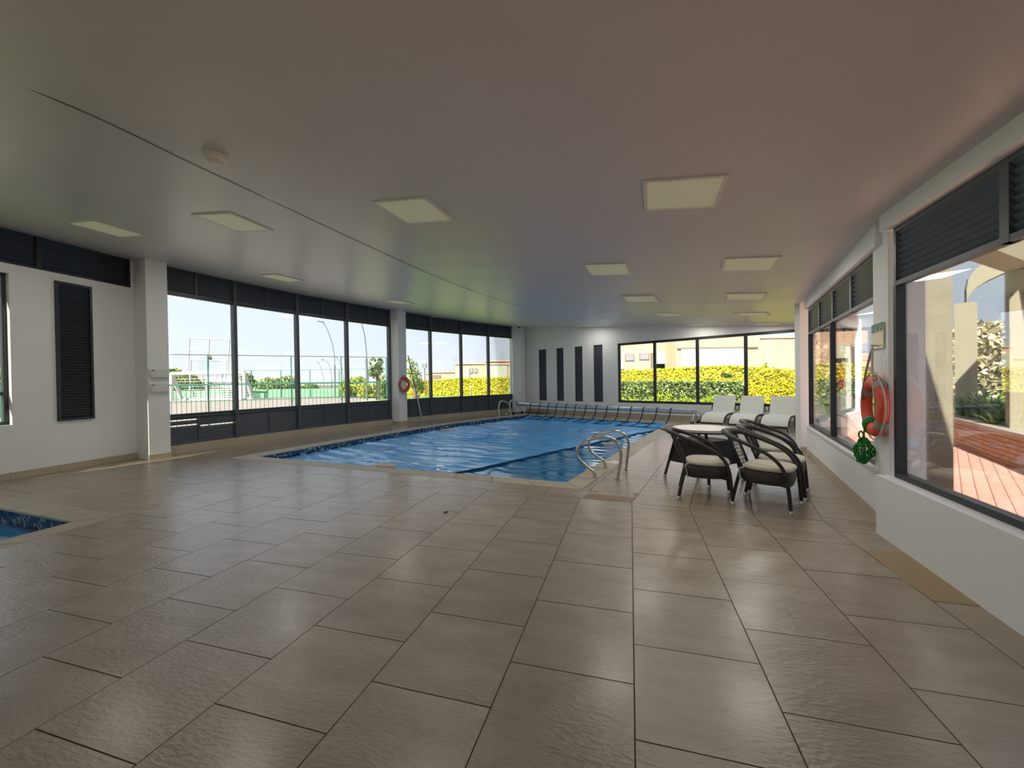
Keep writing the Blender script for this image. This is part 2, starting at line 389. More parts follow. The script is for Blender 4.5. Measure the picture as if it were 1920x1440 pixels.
uA, vA = Vector((math.cos(.28289), -math.sin(.28289))), Vector((math.sin(.28289), math.cos(.28289)))
wfar = offs(WADE, .306); wn = Vector((wd1.y, -wd1.x)); wn = wn if wn.y > 0 else -wn
def clipsA(k, c):
    r = [(S0 - SN * .003, SN)]
    if k <= -10: r.append((wfar[0], -wn))
    return r
grid(Vector((0, 0)), uA, vA, range(-18, 6), lambda k: .76 if k % 2 == 0 else .26, (-9, 12), clipsA)
dC, pC, Q0 = Vector((.469, .883)).normalized(), Vector((.883, -.469)).normalized(), Vector((1.34, 4.63))
fd = (PR0 - PL[0]).normalized(); fn = Vector((-fd.y, fd.x)); FO = POOLO[0]                # front edge of the pool, fn points into it
grid(S0, SD, SN, range(-5, 14), lambda k: 0, (0, 2), lambda k, c: [(S0 + SN * .003, -SN), (FO - fn * .004, fn), (Q0 - pC * .003, pC)])
rd = (PR1 - PR0).normalized(); rn = Vector((rd.y, -rd.x)); fard = (PL[-1] - PR1).normalized(); farn = Vector((fard.y, -fard.x)); farn = farn if farn.y > 0 else -farn
RO = PR0 + rn * (CW + .004)
grid(Q0, pC, dC, range(-3, 8), lambda k: .04 if k % 2 == 0 else .565, (-4, 17), lambda k, c: [(S0 + SN * .003, -SN), (RO, -rn)] + ([(FO, -fn)] if k < 0 else []))
def clipsD(k, c):
    r = [(FO - fn * .0, -fn)]
    best = min(range(len(PL) - 1), key=lambda i: ((PL[i] + PL[i + 1]) / 2 - c).length)
    d = (PL[best + 1] - PL[best]).normalized(); n = Vector((d.y, -d.x)); r.append((PL[best] - n * (CW + .004), n)); return r
grid(PL[0] + Vector((-.32, 0)), pC, dC, range(-4, 5), lambda k: .04 if k % 2 == 0 else .54, (-4, 18), clipsD)
grid(PR1 + farn * (CW + .01), -fard, farn, range(-9, 2), lambda k: 0, (0, 3), lambda k, c: [(PR1 + farn * (CW + .006), -farn), (RO, rn), (PL[-1] - Vector((.9, 0)), Vector((-.78, .62)))])
# two odd tiles: a brown strip by the ladder, a tan piece by the wall
def odd(pxs, kind):
    tiles.append(([gnd(*p).to_2d() for p in pxs], kind, False, 0))
tiles.sort(key=lambda t: (ctr(t[0]).length if ctr(t[0]).y > .9 else 100 + ctr(t[0]).length))
def tan_region(c): return (c - Vector((2.62, 2.55))).length < .42
TH = .012
sq = MB().box((0, 0, -TH / 2), (.594, .594, TH)).mesh('tile', M_tile)
rest = MB(); nt_ = 0
for p, kind, full, ang in tiles:
    c = ctr(p)
    if c.length > 60: continue
    if nt_ < 292:
        if full and kind == 0:
            o = link('tile', sq, floor, (c.x, c.y, random.uniform(-.0004, .0004)), ang + (random.randint(0, 3)) * PI / 2 * 0)
            o.rotation_euler[0] = random.uniform(-.0014, .0014); o.rotation_euler[1] = random.uniform(-.0014, .0014)
        else:
            m = [M_tile, M_tile_dk, M_tile_tan][kind]
            q = [(v - c) for v in p]; ca, sa = math.cos(-ang), math.sin(-ang); q = [(v.x * ca - v.y * sa, v.x * sa + v.y * ca) for v in q]
            MB().prism(q, -TH, 0).build('tile', m, floor, loc=(c.x, c.y, 0), rz=ang)
        nt_ += 1
    else:
        rest.prism([(v.x, v.y) for v in p], -TH, 0)
rest.build('tile_field', M_tile, floor, kind='stuff')
for pxs, m, nm, lb in (([(1103, 926), (1190, 933), (1184.5, 942.3), (1090, 933.5)], M_tile_dk, 'tile', 'brown replacement tile'), ([(1687, 1083), (1620, 1030), (1760, 1040), (1895, 1142), (1750, 1126)], M_tile_tan, 'tile', 'tan replacement tile')):
    q = [gnd(*p) for p in pxs]; o = MB().prism([(v.x, v.y) for v in q], -.004, .0015).build(nm, m, floor); o['label'] = lb

# outside ground
def ground(name, polyXY, m, z, kind='structure'):
    return MB().add([(x, y, z) for x, y in polyXY], [tuple(range(len(polyXY)))]).build(name, m, kind=kind)
gr = slab_with_holes([Vector(p) for p in ((-260, -60), (-260, 330), (300, 330), (300, -60))][::-1], [offs(ROOM, -.02)], 0, -.03)
gr.build('ground', M_dry, kind='structure')
ground('court_pavement', [(-34, 9.6), (-13.2, 9.75), (-8.6, 12.25), (-5.6, 14.1), (-9.5, 24), (-15.0, 42.5), (-60, 42.5), (-60, 9.6)], M_court, -.012)
ground('footpath', [(-5.6, 14.1), (-4.6, 14.9), (-8.2, 24), (-14.0, 44), (-15.0, 42.5), (-9.5, 24)], M_conc2, -.008)

# ------------------------------------------------------------------ walls
def wall(name, P, D, N, s0, s1, openings, thick, z0=-.2, ztop=None, m=M_wall, kind='structure', extra=0.12):
    mb = MB(); zt = ztop or (lambda x, y: room_z(x, y) + extra)
    br = sorted({s0, s1, *[v for o in openings for v in o[:2] if s0 < v < s1]})
    for a, b in zip(br[:-1], br[1:]):
        mid = (a + b) / 2; ops = sorted([(o[2], o[3]) for o in openings if o[0] <= mid <= o[1]])
        quad = [P + D * a, P + D * b, P + D * b + N * thick, P + D * a + N * thick]; q = [(v.x, v.y) for v in quad]
        z = z0
        for lo, hi in ops:
            if lo > z: mb.prism(q, z, lo)
            z = hi
        if z < 4.5: mb.prism(q, z, zt)
    return mb.build(name, m, kind=kind)
W1N = Vector((-.981, .192)); W1win = (1.775, 3.3, .85, 3.22); W1nic = (.722, 1.232, .85, 3.235); W1cl = (.06, 12.8, 3.37, 5.0)
wall('wall_left', W1P, W1D, W1N, -.25, 12.9, [W1win, (5.2, 11.0, .85, 3.22), W1cl], .22)
NICH = [(-3.83, -3.40), (-2.86, -2.48), (-1.93, -1.54), (-1.03, -.615)]
FWwin = (.03, 6.2, .535, 2.755)
wall('wall_far', FWP, FWD, FWN, -4.9, 7.0, [(a, b, .53, 2.765) for a, b in NICH] + [FWwin], .25)
def seg_wall(name, A, B, thick, z0, z1, m=M_wall, kind='structure', inset=0.0):
    d = (B - A).normalized(); n = Vector((d.y, -d.x)); q = [A - n * inset, B - n * inset, B + n * thick, A + n * thick]
    return MB().prism([(v.x, v.y) for v in q], z0, z1).build(name, m, kind=kind)
zt = lambda x, y: room_z(x, y) + .12
seg_wall('wall_right', W2A, W2B + Vector((.03, .05)), .2, -.2, .50)
seg_wall('wall_right', W3P, Vector((2.2, .1)), .2, -.2, .50)
seg_wall('wall_right', Vector((2.2, .1)), Vector((1.7, -4.7)), .2, -.2, .50)
seg_wall('wall_right', Vector((5.6, 7.8)), Vector((8.95, 10.75)), .2, -.2, .50)
seg_wall('trim_1', W2A - W2D * .1, W2B, .16, 2.62, zt, inset=.03); seg_wall('trim_2', W3P, Vector((2.2, .1)), .16, 2.69, zt, inset=.03)
seg_wall('trim_3', Vector((2.2, .1)), Vector((1.7, -4.7)), .16, 2.69, zt); seg_wall('trim_4', Vector((5.6, 7.8)), Vector((8.95, 10.75)), .16, 2.62, zt)
wall('wall_back', Vector((1.9, -4.5)), Vector((-1, 0)), Vector((0, -1)), 0, 12.1, [(4.0, 10.0, 1.0, 2.5)], .2)

# sills: thin caps on the low walls
seg_wall('trim_5', W2A, W2B, .2, .50, .525, inset=.02); seg_wall('trim_6', W3P, Vector((2.2, .1)), .2, .50, .525, inset=.02)
# columns
def column(name, poly, z1=None):
    return MB().prism(poly, -.02, z1 or zt).build(name, M_wall, kind='structure')
column('column', [(-7.49, 8.10), (-6.97, 7.79), (-6.81, 8.09), (-7.30, 8.45), (-7.6, 8.5)])
column('column', [(-4.17, 13.89), (-3.80, 13.69), (-3.62, 14.01), (-3.92, 14.30), (-4.15, 14.2)])
column('column', [(.00, 18.35), (.04, 18.25), (.42, 18.12), (.60, 18.40), (.5, 18.9), (-.1, 18.8)])
column('column', [(3.36, 3.63), (3.53, 3.97), (3.72, 4.0), (3.62, 3.56), (3.45, 3.575)])
column('column', [(5.385, 7.60), (5.575, 7.55), (5.8, 7.9), (5.6, 8.05)])
# baseboards as single tiles
def skirt(name, A, B, h=.105, t=.012, L=.6, z0=0.0):
    d = (B - A); n = max(1, round(d.length / L)); dd = d.normalized(); nn = Vector((-dd.y, dd.x)); r = empty(name, (A.x, A.y, 0), kind='structure')
    for i in range(n):
        a = A + d * (i / n) + dd * .002; b = A + d * ((i + 1) / n) - dd * .002; c = (a + b) / 2 + nn * (t / 2)
        MB().box((0, 0, z0 + h / 2), ((b - a).length, t, h)).build('skirting_tile', M_base, r, loc=(c.x - A.x, c.y - A.y, 0), rz=math.atan2(dd.y, dd.x))
skirt('baseboard_left', W1P, W1P + W1D * 8.5)
skirt('baseboard_right', W2B, W2A); skirt('baseboard_right', W3P, Vector((2.2, .1)))
for A in (((-7.49, 8.11), (-6.97, 7.79)), ((-6.97, 7.79), (-6.81, 8.09)), ((-4.17, 13.89), (-3.80, 13.69)), ((-3.80, 13.69), (-3.62, 14.01)), ((3.53, 3.97), (3.36, 3.63)), ((3.36, 3.63), (3.45, 3.58)), ((5.385, 7.60), (5.575, 7.55))):
    a, b = Vector(A[0]), Vector(A[1]); d = (b - a).normalized(); n = Vector((-d.y, d.x)); c = sum([a, b], Vector((0, 0))) / 2
    # outward is the side facing the room middle
    s = 1 if n.dot(Vector((-1.0, 7.0)) - c) > 0 else -1
    MB().box((0, 0, .05), ((b - a).length + .02, .012, .105)).build('baseboard_column', M_base, loc=(c.x + n.x * s * .006, c.y + n.y * s * .006, 0), rz=math.atan2(d.y, d.x), kind='structure')
skirt('baseboard_far', FWP + FWD * 6.9, FWP - FWD * 4.5, h=.16, t=.05)

# ceiling
cb = MB(); NR = []
for a, b in zip(ROWS[:-1], ROWS[1:]):
    for k in range(3):
        t = k / 3; NR.append([tuple(x + (y - x) * t for x, y in zip(p, q)) for p, q in zip(a, b)])
NR.append([tuple(p) for p in ROWS[-1]])
vs = [p for r in NR for p in r]; n3 = len(vs); vs += [(x, y, z + .3) for x, y, z in vs]; fs = []
for i in range(len(NR) - 1):
    for j in range(2):
        a = i * 3 + j; fs.append((a, a + 1, a + 4, a + 3)); fs.append((n3 + a, n3 + a + 3, n3 + a + 4, n3 + a + 1))
cb.add(vs, fs); cb.build('ceiling', M_ceil, kind='structure')
# joint line across the ceiling
jp = [ceil_hit(*p) for p in ((20, 150), (200, 228), (380, 315), (530, 385), (700, 465), (860, 535), (1000, 582))]
jp = [jp[0] + (jp[0] - jp[1]).normalized() * 1.2] + jp; jp = smoothpts(jp, 6); mbj = MB()
for a, b in zip(jp[:-1], jp[1:]):
    d = (b - a); n = Vector((-d.y, d.x, 0)).normalized() * .007; a2, b2 = [Vector((v.x, v.y, room_z(v.x, v.y) - .006)) for v in (a, b)]
    mbj.add([a2 - n, b2 - n, b2 + n, a2 + n], [(0, 1, 2, 3)])
mbj.build('trim_7', mat('ceiling_joint', (104, 98, 88), rough=.9), kind='structure')

# ------------------------------------------------------------------ louvred window bays along the curved wall
def slats(mb, L, z0, z1, pitch, depth=.05, tilt=62, skip=(), x0=.02, y=0.0, th=.006):
    n = int((z1 - z0) / pitch); M = Matrix.Rotation(math.radians(tilt), 3, 'X')
    for i in range(n):
        if i in skip: continue
        mb.box((L / 2, y, z0 + (i + .5) * (z1 - z0) / n), (L - 2 * x0, depth, th), M=M)
    return mb
def louver(parent, o, rz, L, z0, z1, pitch, mids=1, m=M_dark, skip={}, each=False, depth=.052, tilt=62):
    fr = MB()
    for z in (z0 + .02, z1 - .02): fr.box((L / 2, 0, z), (L, .06, .04))
    for x in [.018, L - .018] + [L * (k + 1) / (mids + 1) for k in range(mids)]: fr.box((x, 0, (z0 + z1) / 2), (.036, .062, z1 - z0))
    f = fr.build('louver_panel', m, parent, loc=(o.x, o.y, 0), rz=rz)
    seg = L / (mids + 1)
    if each:
        n = int((z1 - z0 - .08) / pitch); M = Matrix.Rotation(math.radians(tilt), 3, 'X')
        me = MB().box((0, 0, 0), (seg - .04, depth, .007), M=M).mesh('slat', m)
        for k in range(mids + 1):
            for i in range(n): link('slat', me, f, (seg * (k + .5), 0, z0 + .04 + (i + .5) * (z1 - z0 - .08) / n))
    else:
        sl = MB()
        for k in range(mids + 1):
            tmp = slats(MB(), seg, z0 + .04, z1 - .04, pitch, depth, tilt, skip.get(k, ())); sl.add([(v[0] + seg * k, v[1], v[2]) for v in tmp.v], tmp.f)
        sl.build('slats', m, f, kind='stuff')
    return f
def bay(name, P, zc=.17, zs=.80, zh=3.34, base=True, pitch=.036, skips={}):
    r = empty(name, (P[0].x, P[0].y, 0), kind='structure')
    for i, p in enumerate(P):
        d = (P[min(i + 1, len(P) - 1)] - P[max(i - 1, 0)]).normalized()
        MB().box((0, 0, (zc + room_z(p.x, p.y)) / 2), (.075, .13, room_z(p.x, p.y) - zc + .02)).build('post', M_dark, r, loc=(p.x - P[0].x, p.y - P[0].y, 0), rz=math.atan2(d.y, d.x))
    for i in range(len(P) - 1):
        a, b = P[i], P[i + 1]; d = b - a; L = d.length; rz = math.atan2(d.y, d.x); o = a - P[0]; zt_ = min(room_z(a.x, a.y), room_z(b.x, b.y)) + .01
        louver(r, o, rz, L, zc, zs - .02, pitch, 1, skip=skips.get(i, {}))
        louver(r, o, rz, L, zh + .02, zt_, pitch, 1)
        mb = MB().box((L / 2, 0, zs), (L, .08, .045)).box((L / 2, 0, zh), (L, .08, .045))
        mb.build('rail', M_black, r, loc=(o.x, o.y, 0), rz=rz)
        MB().box((L / 2, 0, (zs + zh) / 2), (L - .07, .008, zh - zs - .04)).build('pane', M_glass, r, loc=(o.x, o.y, 0), rz=rz)
        MB().box((L / 2, 0, zc / 2 - .02), (L + .03, .26, zc + .04)).build('curb_stone', M_base, r, loc=(o.x, o.y, 0), rz=rz)
B1 = [Vector((Lx(8.22), 8.22)), Lp(441), Lp(558), Lp(651), Vector((-4.17, 13.86))]
B2 = [Vector((-3.80, 14.33)), Lp(807.5), Lp(865), Lp(916), Vector((.03, 18.38))]
bay('window_1', B1, skips={0: {0: (9, 12), 1: (8,)}})
bay('window_2', B2)
# windows in the flat wall to the left
def framed(name, P, D, N, s0, s1, z0, z1, mull=(), trans=(), dep=.12, fw=.05, glass=True, m=M_black, lab=None):
    r = empty(name, (P.x, P.y, 0), math.atan2(D.y, D.x), kind='structure'); sgn = 1 if (Vector((-D.y, D.x)).dot(N) > 0) else -1; y = sgn * dep
    for x in (s0 + fw / 2, s1 - fw / 2): MB().box((x, y, (z0 + z1) / 2), (fw, .06, z1 - z0)).build('frame_post', m, r)
    for z in (z0 + fw / 2, z1 - fw / 2): MB().box(((s0 + s1) / 2, y, z), (s1 - s0, .06, fw)).build('frame_rail', m, r)
    for x in mull: MB().box((x, y, (z0 + z1) / 2), (fw * 1.1, .062, z1 - z0 - .02)).build('mullion', m, r)
    for z in trans: MB().box(((s0 + s1) / 2, y, z), (s1 - s0 - .02, .062, fw)).build('transom', m, r)
    if glass:
        xs = [s0 + fw / 2] + list(mull) + [s1 - fw / 2]
        for a, b in zip(xs[:-1], xs[1:]): MB().box(((a + b) / 2, y, (z0 + z1) / 2), (b - a - .02, .008, z1 - z0 - fw)).build('pane', M_glass, r)
    return r
BACKW = ('window_16', Vector((1.9, -4.5)), Vector((-1, 0)), Vector((0, -1)), 4.0, 10.0, 1.0, 2.5)  # unseen back window, added to brighten the room
framed(*BACKW, mull=(6.0, 8.0), dep=.08)
framed('window_3', W1P, W1D, W1N, *W1win, mull=(2.5,), trans=(1.34,), dep=.10)
framed('window_4', W1P, W1D, W1N, 5.2, 11.0, .85, 3.22, mull=(7.1, 9.1), dep=.10)  # glazing out of view, put in for more daylight
r = empty('window_5', (W1P.x, W1P.y, 0), math.atan2(W1D.y, W1D.x), kind='structure')
for i in range(6): louver(r, Vector((.06 + i * 1.35, -.03)), 0, 1.35, 3.37, 3.99, .045, 0, m=M_black)
MB().box((6.4, -.10, 3.7), (12.7, .02, .8)).build('back_sheet', M_black, r)
# tall dark shutter standing proud of the flat wall
r = empty('window_6', (W1P.x, W1P.y, 0), math.atan2(W1D.y, W1D.x), kind='structure')
louver(r, Vector((W1nic[0], .012)), 0, W1nic[1] - W1nic[0], W1nic[2], W1nic[3], .05, 0, m=M_black)
MB().box(((W1nic[0] + W1nic[1]) / 2, -.012, (W1nic[2] + W1nic[3]) / 2), (W1nic[1] - W1nic[0], .01, W1nic[3] - W1nic[2])).build('back_sheet', M_black, r)
# far wall: four tall louvred slots and the wide window
for i, (a, b) in enumerate(NICH):
    r = empty('window_%d' % (7 + i), (FWP.x, FWP.y, 0), math.atan2(FWD.y, FWD.x), kind='structure')
    louver(r, Vector((a, .07)), 0, b - a, .53, 2.765, .042, 0, m=M_dark)
    MB().box(((a + b) / 2, .12, 1.65), (b - a, .01, 2.2)).build('back_sheet', M_black, r)
framed('window_11', FWP, FWD, FWN, *FWwin, mull=(1.45, 2.90, 4.32), dep=.06, fw=.085)
# right hand windows with louvred heads
def rwin(name, A, B, zs, zl, zt_, nP, mull, each, tl=-56):
    d = B - A; L = d.length; rz = math.atan2(d.y, d.x); r = empty(name, (A.x, A.y, 0), rz, kind='structure'); w = L / nP
    for i in range(nP): louver(r, Vector((i * w, -.06)), 0, w, zl, zt_, .052, 0, each=each, depth=.066, tilt=tl, m=M_dark if each != 'b' else M_black)
    for x in [.02] + mull + [L - .02]: MB().box((x, -.06, (zs + zl) / 2), (.045, .07, zl - zs)).build('mullion', M_black, r)
    MB().box((L / 2, -.06, zs + .02), (L, .07, .045)).build('frame_rail', M_black, r)
    xs = [0] + mull + [L]
    for a, b in zip(xs[:-1], xs[1:]): MB().box(((a + b) / 2, -.06, (zs + zl) / 2), (b - a - .03, .008, zl - zs)).build('pane', M_glass, r)
    return r
rwin('window_12', W2A + W2D * .12, W2B, .53, 2.16, 2.62, 4, [2.03], True, 56)
rwin('window_13', W3P + W3D * .07, Vector((2.21, .13)), .53, 2.19, 2.69, 3, [], True)
rwin('window_14', Vector((2.2, .1)), Vector((1.99, -1.9)), .53, 2.19, 2.69, 2, [], False)  # unseen window added for light, kept short
seg_wall('wall_right', Vector((1.99, -1.9)), Vector((1.7, -4.7)), .2, .4, 2.7)  # out of view, closed here to dim the flat left wall
rwin('window_15', Vector((5.65, 7.85)), Vector((8.9, 10.7)), .53, 2.16, 2.62, 4, [2.1], False, 56)  # hidden bay, glazed to let light in

# ------------------------------------------------------------------ swimming pool
def pool(name, P, cw, label, cat, front_L, zb, zw, depth):
    c0 = ctr(P); r = empty(name, (c0.x, c0.y, 0), label=label, cat=cat); n = len(P)
    sgn = 1 if sum(P[i].x * P[(i + 1) % n].y - P[(i + 1) % n].x * P[i].y for i in range(n)) > 0 else -1
    O = offs(P, cw); L = lambda v: (v.x - c0.x, v.y - c0.y)
    sh = MB(); mo = MB()
    for i in range(n):
        a, b = P[i], P[(i + 1) % n]
        sh.add([(*L(a), -.02), (*L(b), -.02), (*L(b), -depth), (*L(a), -depth)], [(0, 1, 2, 3)])
        d = (b - a); m = max(1, int(d.length / .036)); nn = Vector((-d.y, d.x)).normalized() * sgn * .004
        rows = int((-.03 - zb) / .036)
        for k in range(m):
            for j in range(rows):
                p, q = a + d * ((k + .04) / m) + nn, a + d * ((k + .96) / m) + nn; z = -.03 - j * .036
                mo.add([(*L(p), z), (*L(q), z), (*L(q), z - .034), (*L(p), z - .034)], [(0, 1, 2, 3)], random.choices((0, 1, 2, 3), (5, 4, 2.2, 2.4))[0])
    sh.add([(*L(v), -depth) for v in P], [tuple(range(n))]); sh.build('basin', M_basin, r)
    mo.build('mosaic_band', M_mos, r, kind='stuff')
    for i in range(n):
        a, b = P[i], P[(i + 1) % n]; A, B = O[i], O[(i + 1) % n]; d = (b - a).length; m = max(1, round(d / front_L))
        for k in range(m):
            g = .004 / d; t0, t1 = k / m + g, (k + 1) / m - g
            q = [a + (b - a) * t0, a + (b - a) * t1, A + (B - A) * t1, A + (B - A) * t0]; inn = (q[0] - q[3]).normalized() * .035
            c = ctr(q); mb = MB(); zs = [(-.045, q[0] - inn * .6, q[1] - inn * .6), (-.02, q[0] + inn * .3, q[1] + inn * .3), (-.004, q[0], q[1]), (.002, q[0] - inn * .6, q[1] - inn * .6)]
            vs = []
            for z, u, v in zs: vs += [(u.x - c.x, u.y - c.y, z), (v.x - c.x, v.y - c.y, z)]
            vs += [(q[3].x - c.x, q[3].y - c.y, .002), (q[2].x - c.x, q[2].y - c.y, .002), (q[3].x - c.x, q[3].y - c.y, -.045), (q[2].x - c.x, q[2].y - c.y, -.045)]
            mb.add(vs, [(0, 1, 3, 2), (2, 3, 5, 4), (4, 5, 7, 6), (6, 7, 9, 8), (8, 9, 11, 10), (0, 2, 4, 6, 8, 10), (1, 11, 9, 7, 5, 3)]).build('coping_stone', M_cope, r, loc=(c.x - c0.x, c.y - c0.y, 0))
    wt = MB().add([(*L(v), zw) for v in P], [tuple(range(n))]); wt.build('water', M_water, r)
    return r
pool('swimming_pool', POOL, CW, 'large indoor swimming pool with beige coping and blue mosaic rim', 'pool', .58, -.19, -.18, 1.3)
pool('wading_pool', WADE, .30, 'small blue pool with mosaic rim cut into the tiles by the plain wall', 'pool', .72, -.2, -.175, .6)

# pool cover: two overlapping sheets with folds
fl_, fr_ = PL[0], PR0
def leftpt(t):
    L = [(PL[i + 1] - PL[i]).length for i in range(len(PL) - 1)]; T = sum(L) * t
    for i, l in enumerate(L):
        if T <= l or i == len(L) - 1: return PL[i] + (PL[i + 1] - PL[i]) * min(T / l, 1)
        T -= l
def cov(a, t):
    l, r_ = leftpt(t), PR0 + (PR1 - PR0) * t
    return l + (r_ - l) * a
s0 = gnd(848, 887, -.12).to_2d(); s1 = gnd(1225, 806, -.12).to_2d()
def afrac(t):                                            # where the overlap line crosses at length fraction t
    l, r_ = leftpt(t), PR0 + (PR1 - PR0) * t; best = min((abs((s1 - s0).x * (p - s0).y - (s1 - s0).y * (p - s0).x), k) for k in range(101) for p in [l + (r_ - l) * (k / 100)])
    return best[1] / 100
AF = [afrac(i / 20) for i in range(21)]
def af(t): i = min(int(t * 20), 19); f_ = t * 20 - i; return AF[i] * (1 - f_) + AF[i + 1] * f_
def fold(x, y, amp):
    # folds run across the pool: coordinates along and across
    u = x * dC.x + y * dC.y; v = x * pC.x + y * pC.y
    w = noise.noise(Vector((v * .35, u * .5, 3))) * .8
    f1 = noise.noise(Vector((v * .45 + 9, (u + w * .5) * 2.6, 0))); f2 = noise.noise(Vector((v * 1.1, (u + w) * 7.0, 5)))
    rid = max(0, 1 - abs(f1) * 5) ** 2
    return amp * (rid * .75 + f2 * .28 + noise.noise(Vector((x * .8, y * .8, 1))) * .5)
cr_ = empty('pool_cover', (*cov(.5, .5), -.12), label='blue plastic pool cover with folds lying on the swimming pool', cat='pool cover')
def sheet(name, a0, a1, t0, t1, na, nt2, z, amp, m, tstart=lambda a: 0.0):
    mb = MB(); vs = []
    for j in range(nt2 + 1):
        t = t0 + (t1 - t0) * j / nt2
        for i in range(na + 1):
            A0 = a0(t); A1 = a1(t); a = A0 + (A1 - A0) * i / na
            tt = max(t, 0); st = tstart(a); tt = st + (1 - st) * tt if st else tt
            p = cov(a, min(tt, 1)); edge = min(1, min(a - .0, 1 - a) * 30 + .25)
            vs.append((p.x - cr_.location.x, p.y - cr_.location.y, z + .12 + fold(p.x, p.y, amp) * edge))
    fs = [(j * (na + 1) + i, j * (na + 1) + i + 1, (j + 1) * (na + 1) + i + 1, (j + 1) * (na + 1) + i) for j in range(nt2) for i in range(na)]
    return mb.add(vs, fs).build(name, m, cr_, smooth=True)
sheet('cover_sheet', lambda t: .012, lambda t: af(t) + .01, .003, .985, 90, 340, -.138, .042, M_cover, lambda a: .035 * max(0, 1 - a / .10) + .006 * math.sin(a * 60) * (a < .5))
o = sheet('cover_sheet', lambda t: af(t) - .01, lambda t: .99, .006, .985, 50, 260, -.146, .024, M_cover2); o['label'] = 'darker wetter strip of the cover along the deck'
hm = MB(); hp = []
for j in range(41):
    t = .004 + .975 * j / 40; p = cov(af(t) + .008, t); hp.append((p.x - cr_.location.x, p.y - cr_.location.y, -.004 + fold(p.x, p.y, .018)))
hm.tube(hp, .016, 5, flat=1.6).build('hem', M_hem, cr_)
# leading edge sheet, brighter, with dark hem at the far side
lead = MB(); vs = []
for j in range(4):
    for i in range(61):
        a = .004 + .992 * i / 60; p = cov(a, 1) - farn * (.03 + j * .13); vs.append((p.x - cr_.location.x, p.y - cr_.location.y, [.075, .05, .025, .012][j] + .012 * math.sin(i * .8) * (j < 2) + (.05 if a > .95 and j == 0 else 0)))
lead.add(vs, [(j * 61 + i, j * 61 + i + 1, (j + 1) * 61 + i + 1, (j + 1) * 61 + i) for j in range(3) for i in range(60)])
o = lead.build('leading_edge', mat('bright_blue_edge', (44, 168, 246), rough=.35), cr_, smooth=True)
for (px, py), w, d, m, nm, lb, z in (((1137, 832), .26, .13, M_yel, 'tag', 'yellow tag', .025), ((1156, 831), .2, .1, M_cush, 'patch', 'white window reflection', .024), ((722, 872.5), .42, .25, M_peachp, 'patch', 'beige patch', .03), ((838, 807), .45, .25, M_peachp, 'patch', 'pale patch', .03)):
    g = gnd(px, py, -.1); o = MB().box((0, 0, 0), (w, d, .006)).build(nm, m, cr_, loc=(g.x - cr_.location.x, g.y - cr_.location.y, z), rz=-.3); o['label'] = lb  # the white piece paints a window reflection on the cover

# ------------------------------------------------------------------ reel with straps
eR, eL = Vector((5.52, 12.47, .37)), Vector((.28, 17.15, .43)); ax = (eR - eL); rz = math.atan2(ax.y, ax.x)
rr = empty('cover_reel', (eL.x, eL.y, 0), label='long aluminium pool cover reel on two wheeled stands before the far wall', cat='reel')
MB().tube([(0, 0, eL.z), (ax.x, ax.y, eR.z)], .078, 16).build('tube', M_alu, rr, smooth=True)
al = Vector((ax.x, ax.y, 0)).normalized(); ac = Vector((-al.y, al.x, 0))
for i, base in enumerate((Vector((0, 0, 0)), Vector((ax.x, ax.y, 0)))):
    zc = (eL.z, eR.z)[i]; sg = (-1, 1)[i]; b0 = base + al * sg * .07; st = MB()
    for s in (-1, 1): st.tube([b0 + Vector((0, 0, zc + .03)), b0 + ac * s * .26 + Vector((0, 0, .09))], .022, 6)
    st.tube([b0 - ac * .3 + Vector((0, 0, .09)), b0 + ac * .3 + Vector((0, 0, .09))], .018, 6)
    st.box(b0 + Vector((0, 0, zc)), (.05, .16, .16), rz=rz)
    s_ = st.build('stand', M_alu, rr)
    for s in (-1, 1):
        Mw = Matrix.Rotation(PI / 2, 3, 'X'); Mw = Matrix.Rotation(rz, 3, 'Z') @ Matrix.Rotation(PI / 2, 3, 'X')
        MB().lathe([(.0, -.02), (.055, -.02), (.06, -.01), (.06, .01), (.055, .02), (0, .02)], b0 + ac * s * .27 + Vector((0, 0, .061)), 12, M=Mw).build('wheel', M_rubber, s_, smooth=True)
o = MB().tube(smoothpts([Vector((ax.x, ax.y, eR.z)) + al * .1, Vector((ax.x, ax.y, eR.z)) + al * .2, Vector((ax.x, ax.y, eR.z - .1)) + al * .24, Vector((ax.x, ax.y, eR.z - .12)) + al * .34], 4), .012, 6).build('crank', M_steel, rr)
tops = [996.7, 1014, 1030, 1045.6, 1063.4, 1081, 1100, 1119.7, 1140, 1161.4, 1184.6, 1207.5, 1233, 1258.5]
def on_line(px, A, B, py=760):
    r_ = ray(px, py); d = B - A; den = d.x * (-r_.y) - d.y * (-r_.x); s = ((-A.x) * (-r_.y) - (-A.y) * (-r_.x)) / den
    return A + d * s
